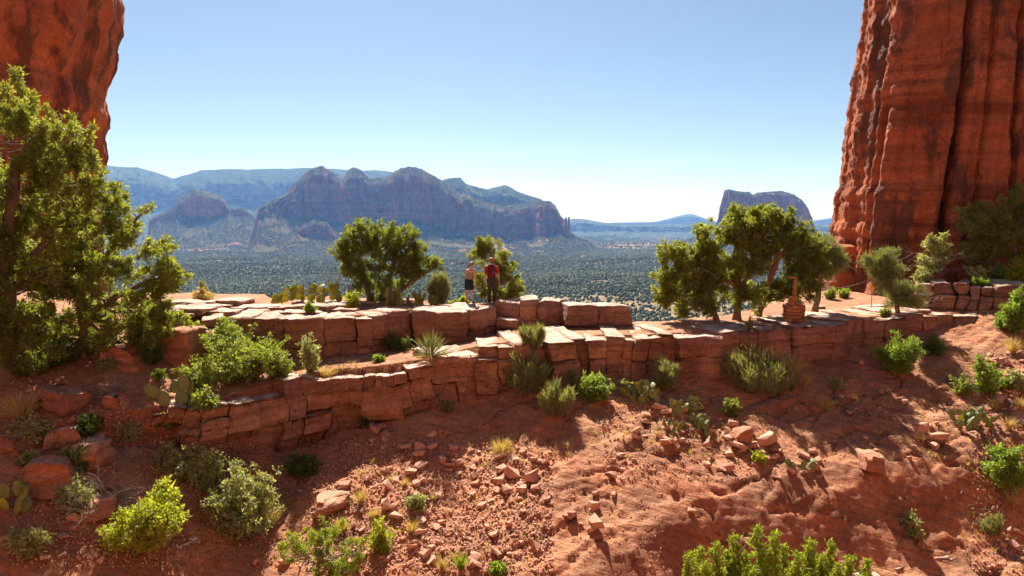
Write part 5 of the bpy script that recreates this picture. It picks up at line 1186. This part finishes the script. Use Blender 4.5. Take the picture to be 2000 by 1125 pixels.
A = Acc(); rg2 = np.random.default_rng(91)
for p in DRY:
    V, Q, T_ = blades(int(rg2.integers(8, 24)), rg2.uniform(.08, .24), .7, .009, rg2, .07, .5); A.Q.append(Q + A.n); A.T.append(T_ + A.n); A.V.append(V + p); A.n += len(V)
o = link('dry_grass', A.mesh('dry_grass', M['straw'])); tag(o, 'sparse dry grass scattered over the slopes', 'grass', kind='stuff')
A = Acc()
for p in DRY[::2]:
    p = p + rg2.normal(size=3) * np.array([.5, .2, 0]); p[2] = drop(p[0], p[1], 0.0)[2] + .015; d = nrm(np.array([rg2.normal(), rg2.normal(), .12])) * rg2.uniform(.1, .4)
    A.add(*tube(curve3(p, p + d, rg2.normal(size=3) * .04, 5, rg2), np.linspace(.008, .003, 5), 4))
o = link('twig_litter', A.mesh('twig_litter', M['deadwood'])); tag(o, 'fallen grey twigs strewn over the soil', 'litter', kind='stuff')
# ------------------------------------------------------------------ build the plants
for i, (a, k) in enumerate(trees):
    name, lab, b, trunks, ells, nc, cr, tf, per, Ln, Wd, leaf = a[:12]; bark = a[12] if len(a) > 12 else 'bark'
    bb_ = k.pop('_b'); tree(name, lab, bb_, float(bb_[1]), trunks, ells, nc, cr, tf, per, Ln, Wd, leaf, bark, **k)
# the juniper whose tips rise into the bottom of the picture
rng = np.random.default_rng(77); t = thing('juniper_tree', 'bright green juniper tips poking up at the bottom right', 'tree', jb_); Yj = 9.3; A = Acc(); B = Acc()
A.add(*tube(np.array([[0, 0, -.2], [.05, 0, 1.2], [0, .05, 2.4], [.02, 0, 3.6]]), np.array([.16, .13, .09, .04]), 8))
for (px, py, wpx) in [(1345, 1088, 14), (1367, 1076, 14), (1398, 1066, 17), (1438, 1052, 20), (1477, 1034, 24), (1515, 1046, 20), (1530, 1072, 17), (1581, 1062, 20), (1560, 1086, 18), (1622, 1066, 18), (1600, 1094, 18), (1660, 1092, 15), (1696, 1098, 12), (1420, 1082, 18), (1460, 1084, 20), (1500, 1084, 20), (1380, 1104, 18), (1640, 1108, 16)]:
    dy = rng.uniform(-.5, .5); tip = WY(px, py, Yj + dy) - jb_; ht = rng.uniform(1.0, 1.5); w = wpx / FPX * Yj
    P = curve3(np.array([0, 0, max(.4, tip[2] - 1.9)]), tip - np.array([0, 0, .06]), np.array([tip[0] * .25, 0, -.2]), 7, rng); A.add(*tube(P, np.linspace(.045, .008, 7), 5))
    n = 34; q = np.linspace(0, 1, n) ** .8; C = tip[None] - np.stack([np.zeros(n), np.zeros(n), q * ht], 1); rr = w * (0.12 + 1.0 * q ** .7)
    th = rng.uniform(0, 6.28, n); C[:, 0] += np.cos(th) * rr * .75; C[:, 1] += np.sin(th) * rr * .75; C[:, 0] += (P[3, 0] - tip[0]) * q * .3
    B.add(*foliage(C, np.full(n, .05) * (1 + q), 12, 9, .042, .019, rng, 1.3, .5))
link('trunk', A.mesh('trunk', M['bark'], True), t); link('crown', B.mesh('crown', M['juniper_y']), t)
for i, (a, k) in enumerate(shrubs):
    b = k.pop('_b'); mpp = float(b[1]) / FPX; w, h = a[4] * mpp, a[5] * mpp
    if a[0] == 'shrub': shrub(a[1], a[2], b, w, h, a[6], 400 + i, **k)
    else: ephedra(a[1], a[2], b, w, h, 400 + i, **k)
for i, (t_, b) in enumerate(zip(tufts, tb)):
    mpp = float(b[1]) / FPX; lab = t_[4] or 'dry straw grass tuft among the rubble stones'
    tuft('grass_tuft', lab, b, t_[1] * mpp, t_[2] * mpp, t_[3], 700 + i, int(t_[6] * 1.7), group=t_[5])
for i, (c, b) in enumerate(zip(cacti, cb)):
    mpp = float(b[1]) / FPX; cactus(c[0], b, c[2] * mpp, c[3] * mpp, int(c[4] * 1.5), 800 + i, c[5], c[6])
for i, (d, b) in enumerate(zip(dead, db)):
    mpp = float(b[1]) / FPX; dead_brush(d[0], b, d[2] * mpp, d[3] * mpp, 850 + i)
yucca('yucca', 'spiky yucca rosette on the edge of the lower wall', yb_, 70 / FPX * yb_[1], 58 / FPX * yb_[1], 5)
# ------------------------------------------------------------------ two people
def plain(name, c, rough=0.8, var=0.12, nscale=20.0, spec=0.2):
    return plain_mat(name, tuple(x * (1 - var) for x in c), tuple(min(1, x * (1 + var)) for x in c), nscale, rough, None, 0.1, spec)
M['skin'] = plain('person_skin', (0.50, 0.25, 0.16), 0.55, .06)  # one even skin colour for both people
M['red_shirt'] = plain('red_shirt_cloth', (0.42, 0.035, 0.02)); M['dark_cloth'] = plain('dark_trouser_cloth', (0.045, 0.035, 0.032)); M['maroon'] = plain('maroon_pack_cloth', (0.10, 0.012, 0.018))
M['navy'] = plain('navy_cloth', (0.018, 0.02, 0.035)); M['beige'] = plain('beige_top_cloth', (0.23, 0.20, 0.14)); M['hair_b'] = plain('light_brown_hair', (0.20, 0.12, 0.06), .5, .3, 60.)
M['hair_r'] = plain('red_brown_hair', (0.30, 0.08, 0.035), .5, .25, 60.); M['boot'] = plain('brown_boot_leather', (0.09, 0.055, 0.035)); M['eye'] = plain('dark_eye', (0.03, 0.02, 0.02), .2); M['lip'] = plain('lip', (0.38, 0.13, 0.10), .5)
M['strap'] = plain('black_strap', (0.03, 0.02, 0.02)); M['clip'] = plain('pale_clip', (0.55, 0.5, 0.5))
def capsule(p0, r0, p1, r1, n=12, sc=(1, 1)):
    """tapered capsule; sc flattens its two cross axes"""
    p0, p1 = np.asarray(p0, float), np.asarray(p1, float); ax = p1 - p0; L = np.linalg.norm(ax); ax = ax / max(L, 1e-6)
    u = np.array([1., 0, 0]) if abs(ax[0]) < .8 else np.array([0, 1., 0]); a = nrm(u - ax * (u @ ax)); b = np.cross(ax, a)
    rings = [(p0 - ax * r0 * math.cos(t), r0 * math.sin(t)) for t in np.linspace(.12, math.pi / 2, 5)] + [(p1 + ax * r1 * math.sin(t), r1 * math.cos(t)) for t in np.linspace(0, math.pi / 2 - .12, 5)]
    th = np.linspace(0, 2 * math.pi, n, endpoint=False); V = []
    for c, r in rings: V.append(c + r * (a[None] * np.cos(th)[:, None] * sc[0] + b[None] * np.sin(th)[:, None] * sc[1]))
    V = np.concatenate(V); m = len(rings); i = np.arange(m - 1)[:, None] * n; j = np.arange(n)[None]; j2 = (j + 1) % n
    Q = np.stack([i + j, i + j2, i + n + j2, i + n + j], -1).reshape(-1, 4)
    c0, c1 = len(V), len(V) + 1; V = np.vstack([V, rings[0][0], rings[-1][0]])
    T = np.array([[c0, (q + 1) % n, q] for q in range(n)] + [[c1, (m - 1) * n + q, (m - 1) * n + (q + 1) % n] for q in range(n)])
    return V, Q, T
def fuse(name, caps, mat, voxel=0.009, smooth=6, parent=None, cut=None):
    """overlapping tapered pieces fused into one continuous skin"""
    A = Acc()
    for c in caps:
        V, Q, T = capsule(*c[:4], **(c[4] if len(c) > 4 else {})); A.Q.append(Q + A.n); A.T.append(T + A.n); A.V.append(V); A.n += len(V)
    o = link(name, A.mesh(name, M[mat], True), parent)
    r = o.modifiers.new('r', 'REMESH'); r.mode = 'VOXEL'; r.voxel_size = voxel; r.use_smooth_shade = True
    s = o.modifiers.new('s', 'SMOOTH'); s.iterations = smooth; s.factor = .5
    dg = bpy.context.evaluated_depsgraph_get(); me = bpy.data.meshes.new_from_object(o.evaluated_get(dg)); o.modifiers.clear(); old = o.data; o.data = me; bpy.data.meshes.remove(old); me.name = name
    me.materials.clear(); me.materials.append(M[mat]); me.polygons.foreach_set('use_smooth', np.ones(len(me.polygons), bool))
    return o
def hand(wr, d, side, s=1.0):
    """palm and five bent fingers hanging from the wrist along d; side +1 for the right hand"""
    wr = np.array(wr, float); d = nrm(np.array(d, float)); f = np.array([0, 1., 0]); f = nrm(f - d * (f @ d)); inw = np.array([-side, 0., 0])
    caps = []; pe = wr + d * .085 * s; caps.append((wr, .026 * s, pe, .03 * s, dict(sc=(.65, 1.25))))
    for k, (off, L) in enumerate(((.03, .072), (.010, .08), (-.010, .075), (-.028, .06))):
        a = pe + f * off * s; b = a + (d * .95 + inw * .2) * L * .5 * s; c = b + (d * .75 + inw * .6) * L * .5 * s; caps += [(a, .0095 * s, b, .009 * s), (b, .009 * s, c, .0075 * s)]
    a = wr + d * .03 * s + f * .028 * s; b = a + (d * .7 + f * .6) * .04 * s; c = b + (d * .95 + f * .15 + inw * .2) * .032 * s; caps += [(a, .013 * s, b, .011 * s), (b, .011 * s, c, .009 * s)]
    return caps
def head(c, s=1.0, yaw=0.0, tilt=0.0, nod=0.0):
    """skull, jaw, nose and ears looking along +y before turning; returns capsules and a point mapper"""
    Mx = np.array(Euler((-nod, tilt, yaw)).to_matrix()); c = np.array(c, float); m = lambda x, y, z: c + Mx @ (np.array([x, y, z]) * s)
    caps = [(m(0, -.02, .02), .088 * s, m(0, .015, .035), .086 * s), (m(0, .01, -.02), .072 * s, m(0, .045, -.075), .042 * s), (m(0, .088, .005), .010 * s, m(0, .108, -.028), .014 * s)]
    for q in (-1, 1): caps.append((m(q * .083, -.005, .01), .014 * s, m(q * .083, -.005, -.03), .010 * s, dict(sc=(.6, 1))))
    return caps, m
def person(label, base, rz, H_, female, pose):
    k = H_ / 1.78; t = thing('person', label, 'person', base, None, rz)
    P = lambda x, y, z: (x * k, y * k, z * k)
    sw = .165 if female else .205; hw = .095 if female else .095; caps = []
    # legs
    for s, (kx, ky) in ((-1, pose['lk']), (1, pose['rk'])):
        hip, knee, ank = P(s * hw, 0, .90), P(s * hw + kx, ky, .49), P(s * hw + kx * 1.4, ky - .01, .085)
        caps += [(hip, .088 * k, knee, .056 * k), (knee, .056 * k, tuple(np.array(knee) * .55 + np.array(ank) * .45 + np.array([0, -.02, 0])), .053 * k), (tuple(np.array(knee) * .55 + np.array(ank) * .45 + np.array([0, -.02, 0])), .053 * k, ank, .037 * k), (P(s * hw + kx * 1.4, ky - .03, .045), .036 * k, P(s * hw + kx * 1.45 + s * .02, ky + .14, .03), .032 * k)]
    lean = pose.get('lean', 0.0)
    caps += [(P(-.05, 0, .95), .125 * k, P(.05, 0, .95), .125 * k, dict(sc=(1, .8))), (P(0, 0, 1.0), .118 * k, P(lean * .5, .0, 1.18), .112 * k, dict(sc=(1.15, .82))), (P(lean * .5, 0, 1.18), .115 * k, P(lean, -.01, 1.38), .125 * k, dict(sc=(1.25, .85)))]
    for s in (-1, 1): caps.append((P(lean, -.01, 1.42), .07 * k, P(lean + s * (sw - .02), -.01, 1.415), .06 * k))
    caps.append((P(lean, -.01, 1.42), .062 * k, P(lean + pose['hx'] * .5, .01, 1.55), .052 * k))
    sleeves = []; wrists = []
    for s, (ex, ey, wx, wy) in ((-1, pose['la']), (1, pose['ra'])):
        sh, el, wr = P(lean + s * sw, -.01, 1.41), P(lean + s * (sw + ex), ey, 1.13), P(lean + s * (sw + wx), wy, .88)
        caps += [(sh, .052 * k, el, .040 * k), (el, .041 * k, wr, .027 * k)]; sleeves.append((sh, el)); caps += hand(wr, np.array(wr) - np.array(el), s, k)
    hc, hm = head(P(lean + pose['hx'], .035, 1.665), k, *pose['ht']); caps += hc
    body = fuse('body', caps, 'skin', .0105, 4, t)
    for q in (-1, 1):
        c = hm(q * .033, .084, .018); v, Q, T_ = capsule(c, .011 * k, c + np.array([0, .001, 0]), .011 * k, 8); A = Acc(); A.V = [v]; A.Q = [Q]; A.T = [T_]; link('eye', A.mesh('eye', M['eye'], True), body)
    v, Q, T_ = capsule(hm(-.022, .087, -.062), .007 * k, hm(.022, .087, -.062), .007 * k, 8); A = Acc(); A.V = [v]; A.Q = [Q]; A.T = [T_]; link('mouth', A.mesh('mouth', M['lip'], True), body)
    legs = lambda z1, g0, g1: sum([[(P(s * hw, 0, .91), (.088 + g0) * k, P(s * hw + (kx * (0.91 - z1) / .42 if z1 > .49 else kx), ky if z1 <= .49 else ky * (0.91 - z1) / .42, max(z1, .49)), (.058 + g0) * k)] + ([(P(s * hw + kx, ky, .49), (.058 + g0) * k, P(s * hw + kx * 1.35, ky - .02, z1), (.052 + g1) * k)] if z1 < .49 else []) for s, (kx, ky) in ((-1, pose['lk']), (1, pose['rk']))], [])
    torso = [(P(0, 0, 1.0), .131 * k, P(lean * .5, 0, 1.18), .126 * k, dict(sc=(1.15, .84))), (P(lean * .5, 0, 1.18), .128 * k, P(lean, -.01, 1.37), .136 * k, dict(sc=(1.25, .87)))]
    if female:
        fuse('top', torso[:1] + [(P(lean * .5, 0, 1.18), .122 * k, P(lean, -.01, 1.33), .124 * k, dict(sc=(1.22, .88)))] + [(P(lean + s * .085, .04, 1.33), .05 * k, P(lean + s * .075, .0, 1.45), .028 * k) for s in (-1, 1)], 'beige', .009, 5, t)
        fuse('skirt', [(P(-.05, 0, .97), .142 * k, P(.05, 0, .97), .142 * k, dict(sc=(1, .84))), (P(0, 0, 1.02), .128 * k, P(0, 0, .95), .15 * k, dict(sc=(1.2, .9)))] + [(P(s * .07, 0, .88), .12 * k, P(s * .088, 0, .70), .118 * k) for s in (-1, 1)] + [(P(0, 0, .85), .13 * k, P(0, 0, .70), .12 * k, dict(sc=(1.2, .9)))], 'navy', .010, 6, t)
        fuse('hair', [(hm(0, -.03, .03), .096 * k, hm(0, .0, .05), .092 * k), (hm(0, -.04, .0), .08 * k, hm(0, -.075, -.03), .05 * k), (hm(0, -.115, .0), .034 * k, hm(-.01, -.125, -.07), .036 * k), (hm(-.01, -.125, -.07), .036 * k, hm(-.03, -.11, -.20), .018 * k)], 'hair_b', .009, 4, t)
    else:
        fuse('shirt', torso + [(P(-.04, 0, .96), .13 * k, P(.04, 0, .96), .13 * k, dict(sc=(1, .84)))] + [(P(lean, -.01, 1.42), .082 * k, P(lean + s * (sw - .02), -.01, 1.41), .072 * k) for s in (-1, 1)] + [(sh, .068 * k, tuple(np.array(sh) * .25 + np.array(el) * .75), .062 * k) for sh, el in sleeves] + [(P(lean, -.01, 1.44), .068 * k, P(lean + pose['hx'] * .2, 0, 1.49), .06 * k)], 'red_shirt', .010, 5, t)
        fuse('trousers', [(P(-.045, 0, .95), .134 * k, P(.045, 0, .95), .134 * k, dict(sc=(1, .85)))] + legs(.10, .016, .022), 'dark_cloth', .011, 5, t)
        fuse('hair', [(hm(0, -.03, .03), .094 * k, hm(0, .005, .045), .091 * k), (hm(0, -.03, .0), .078 * k, hm(0, -.06, -.035), .05 * k)], 'hair_r', .009, 4, t)
    for s, (kx, ky) in ((-1, pose['lk']), (1, pose['rk'])):
        fuse('shoe', [(P(s * hw + kx * 1.4, ky - .035, .05), .047 * k, P(s * hw + kx * 1.45 + s * .02, ky + .15, .036), .040 * k), (P(s * hw + kx * 1.4, ky - .02, .06), .046 * k, P(s * hw + kx * 1.4, ky - .01, .11), .048 * k)], 'boot', .009, 4, t)
    return t
Yp = 25.55
mb = drop((960 - 1000) / FPX * Yp, Yp); wb = drop((916 - 1000) / FPX * Yp, Yp)
man = person('man in red shirt and dark trousers standing with his back turned', mb, 0.05, 1.71, False, dict(lk=(.01, .0), rk=(.01, .03), la=(.035, -.02, .045, .03), ra=(.055, -.02, .085, .04), hx=-.005, ht=(0.05, 0.0, .25), lean=.0))
woman = person('woman in beige top and short dark skirt looking down to her right', wb, -0.12, 1.57, True, dict(lk=(-.01, .02), rk=(.045, .03), la=(.03, .02, .02, .06), ra=(.05, -.01, .06, .05), hx=.06, ht=(-.6, .32, .4), lean=.04))
# backpack on the man's back: a thing of its own
k = 1.71 / 1.78; bk = thing('backpack', 'maroon backpack worn by the man in the red shirt', 'backpack', mb + np.array([0, -.2, 1.0]), None, 0.05)
def rbox(name, w, d, h, c, mat, parent, seed, r=.05):
    V, F = block_mesh(w, d, h, seed, r=r, rough=.006, strata=0, res=.04, lean=.04, flake=0); return link(name, mesh(name, V + np.array(c), F, True, [M[mat]]), parent)
rbox('pack_body', .30, .15, .46, (0, 0, .20), 'maroon', bk, 3, .07); rbox('front_pocket', .23, .06, .22, (0, -.09, .10), 'maroon', bk, 4, .03); rbox('top_lid', .26, .15, .08, (0, -.01, .44), 'maroon', bk, 5, .04)
for s in (-1, 1):
    V, F = tube(np.array([[s * .09, .04, .42], [s * .10, .10, .46], [s * .11, .20, .45], [s * .11, .30, .38], [s * .12, .32, .22], [s * .13, .26, .06], [s * .12, .08, .0]]), np.full(7, .018), 6); link('strap', mesh('strap', V, F, True, [M['strap']]), bk)
rbox('clip', .018, .01, .05, (.07, -.125, .20), 'clip', bk, 6, .004)

# ------------------------------------------------------------------ stone cairn in its wire cage, with the post
M['wood'] = plain_mat('weathered_post_wood', (0.26, 0.12, 0.05), (0.42, 0.21, 0.09), 5.0, .85, (6, 6, .8), .4); M['wire'] = plain_mat('rusty_wire', (0.12, 0.07, 0.05), (0.22, 0.14, 0.10), 20., .6)
cbase = hit(1550, 626)[0]; cbase[2] -= .01
ca = thing('trail_cairn', 'round wire-caged stone cairn with a wooden post on the bench', 'cairn', cbase); rc_ = np.random.default_rng(9); R0 = .37; nl = 5; lh = .115
csm = []
for q in range(6):
    V, F = block_mesh(.21, .2, .112, 60 + q, r=.025, rough=.03, strata=.01, res=.05, lean=.12, flake=.01); csm.append(mesh('stone', V, F, False, [M['cairn']]))
for l in range(nl):
    n = 11
    for q in range(n):
        a = 2 * math.pi * (q + .5 * (l % 2) + rc_.uniform(-.15, .15)) / n
        link('stone', csm[rc_.integers(6)], ca, (math.cos(a) * (R0 - .11), math.sin(a) * (R0 - .11), lh * (l + .5)), (rc_.normal() * .08, rc_.normal() * .08, a + math.pi / 2 + rc_.normal() * .15), (rc_.uniform(.85, 1.1), 1, rc_.uniform(.9, 1.05)))
for q in range(9): link('stone', csm[rc_.integers(6)], ca, (rc_.uniform(-.18, .12), rc_.uniform(-.2, .2), lh * nl + rc_.uniform(-.03, .04)), (rc_.normal() * .2, rc_.normal() * .2, rc_.uniform(0, 6)))
for q in range(3): link('stone', csm[q], ca, (-.13 + .03 * q, -.05, lh * nl + .10 + .085 * q), (rc_.normal() * .15, rc_.normal() * .15, q), (1.0 - .1 * q, 1, .9))
A = Acc()
for q in range(18):
    a = 2 * math.pi * q / 18; x, y = math.cos(a) * (R0 + .012), math.sin(a) * (R0 + .012); A.add(*tube(np.array([[x, y, 0], [x, y, .3], [x, y, .6]]), np.full(3, .004), 4))
for z in np.linspace(.02, .6, 6):
    th = np.linspace(0, 2 * math.pi, 33); A.add(*tube(np.stack([np.cos(th) * (R0 + .013), np.sin(th) * (R0 + .013), np.full(33, z)], 1), np.full(33, .004), 4))
link('wire_cage', A.mesh('wire_cage', M['wire']), ca)
def wbox(name, w, d, h, c, parent, rot=None):
    P_, F_ = box_surface(2, 2, 6); half = np.array([w, d, h]) / 2; V = P_ * half; V = V + 0.006 * np.stack([fbm(V[:, 0] * 9, V[:, 1] * 9, V[:, 2] * 4, 2, q) for q in (1, 2, 3)], 1); return link(name, mesh(name, V, F_, False, [M['wood']]), parent, c, rot)
wbox('post', .12, .12, 1.25, (.02, .06, .95), ca, (0, .02, .1)); wbox('crossbar', .24, .13, .08, (-.07, .06, 1.58), ca, (0, .0, .1))
# taut wire across to the pillar, and a small orange marker on a stake
wa, wb2 = WY(1602, 562, 27.0), WY(1692, 549, 31.3); tt = np.linspace(0, 1, 12)[:, None]; PW = wa * (1 - tt) + wb2 * tt; PW[:, 2] -= .12 * np.sin(math.pi * tt[:, 0])
o = link('wire_line', mesh('wire_line', *tube(PW, np.full(12, .009), 4), False, [M['deadwood']])); tag(o, 'thin pale wire strung between the fluffy pine and the pillar foot', 'wire')
M['orange'] = plain('orange_tag', (0.75, 0.30, 0.02)); sb = drop((1706 - 1000) / FPX * 27.5, 27.5)
st = thing('marker_stake', 'thin stake with a small orange tag by the pillar foot', 'marker', sb); link('stake', mesh('stake', *tube(np.array([[0, 0, -.1], [.01, 0, .4], [0, 0, .85]]), np.full(3, .014), 5), False, [M['deadwood']]), st)
P_, F_ = box_surface(2, 1, 2); link('tag', mesh('tag', P_ * np.array([.085, .008, .075]), F_, False, [M['orange']]), st, (0, -.02, .84))
# flat stones by the pillar foot
for px, Y_, w, lab in ((1712, 28.0, .75, 'flat stone slab on the trail left of the leaning pine'), (1725, 28.3, .6, 'flat stone stacked behind the slab at the pillar foot'), (1790, 26.6, .55, 'tilted flat stone on the trail right of the leaning pine'), (1812, 26.4, .4, 'small flat stone on the trail before the rock step'), (1605, 28.0, .4, 'flat pale stone at the root of the fluffy pine')):
    p = drop((px - 1000) / FPX * Y_, Y_); V, F = block_mesh(w, w * .6, .13, int(px), r=.03, rough=.04, strata=.02); V[:, 2] -= V[:, 2].min() + .02
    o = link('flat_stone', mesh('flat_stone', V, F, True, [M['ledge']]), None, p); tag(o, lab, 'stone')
# ------------------------------------------------------------------ far tree instances and the air
ng = bpy.data.node_groups.new('scatter_far_trees', 'GeometryNodeTree')
ng.interface.new_socket('Geometry', in_out='INPUT', socket_type='NodeSocketGeometry')
ng.interface.new_socket('Geometry', in_out='OUTPUT', socket_type='NodeSocketGeometry')
gi, go_ = ng.nodes.new('NodeGroupInput'), ng.nodes.new('NodeGroupOutput')
ico = ng.nodes.new('GeometryNodeMeshIcoSphere'); ico.inputs['Radius'].default_value = 0.5; ico.inputs['Subdivisions'].default_value = 2
sp = ng.nodes.new('GeometryNodeSetPosition'); nz_ = ng.nodes.new('ShaderNodeTexNoise'); nz_.inputs['Scale'].default_value = 3.5
vm = ng.nodes.new('ShaderNodeVectorMath'); vm.operation = 'SUBTRACT'; vm.inputs[1].default_value = (0.5, 0.5, 0.15)
vs = ng.nodes.new('ShaderNodeVectorMath'); vs.operation = 'SCALE'; vs.inputs['Scale'].default_value = 0.9
smn = ng.nodes.new('GeometryNodeSetMaterial'); smn.inputs['Material'].default_value = M['far_tree']
iop = ng.nodes.new('GeometryNodeInstanceOnPoints')
na_ = ng.nodes.new('GeometryNodeInputNamedAttribute'); na_.data_type = 'FLOAT'; na_.inputs['Name'].default_value = 'crown_size'
rv = ng.nodes.new('FunctionNodeRandomValue'); rv.data_type = 'FLOAT_VECTOR'; rv.inputs[0].default_value = (0, 0, 0); rv.inputs[1].default_value = (0.5, 0.5, 6.28)
lk = ng.links.new
lk(ico.outputs['Mesh'], sp.inputs['Geometry']); lk(nz_.outputs['Color'], vm.inputs[0]); lk(vm.outputs[0], vs.inputs[0]); lk(vs.outputs[0], sp.inputs['Offset'])
lk(sp.outputs[0], smn.inputs[0]); lk(gi.outputs[0], iop.inputs['Points']); lk(smn.outputs[0], iop.inputs['Instance'])
lk(na_.outputs[0], iop.inputs['Scale']); lk(rv.outputs[0], iop.inputs['Rotation']); lk(iop.outputs[0], go_.inputs[0])
md = fo.modifiers.new('scatter', 'NODES'); md.node_group = ng

# air: one closed box of even haze round camera and land
hb = np.array([[x, y, z] for x in (-13000, 13000) for y in (-300, 15500) for z in (-260, 760)], float)
hf = np.array([[0, 1, 3, 2], [4, 6, 7, 5], [0, 4, 5, 1], [2, 3, 7, 6], [0, 2, 6, 4], [1, 5, 7, 3]])
hm, N, L = newmat('haze_air'); ho = N.new('ShaderNodeOutputMaterial'); pv = N.new('ShaderNodeVolumePrincipled')
pv.inputs['Color'].default_value = (0.18, 0.38, 0.86, 1); pv.inputs['Absorption Color'].default_value = (1, 1, 1, 1); pv.inputs['Density'].default_value = 4.4e-5; pv.inputs['Anisotropy'].default_value = 0.35
pv.inputs['Density Attribute'].default_value = ''
L.new(pv.outputs[0], ho.inputs['Volume'])
hz = link('haze', mesh('haze', hb, hf, False, [hm])); tag(hz, kind='stuff')
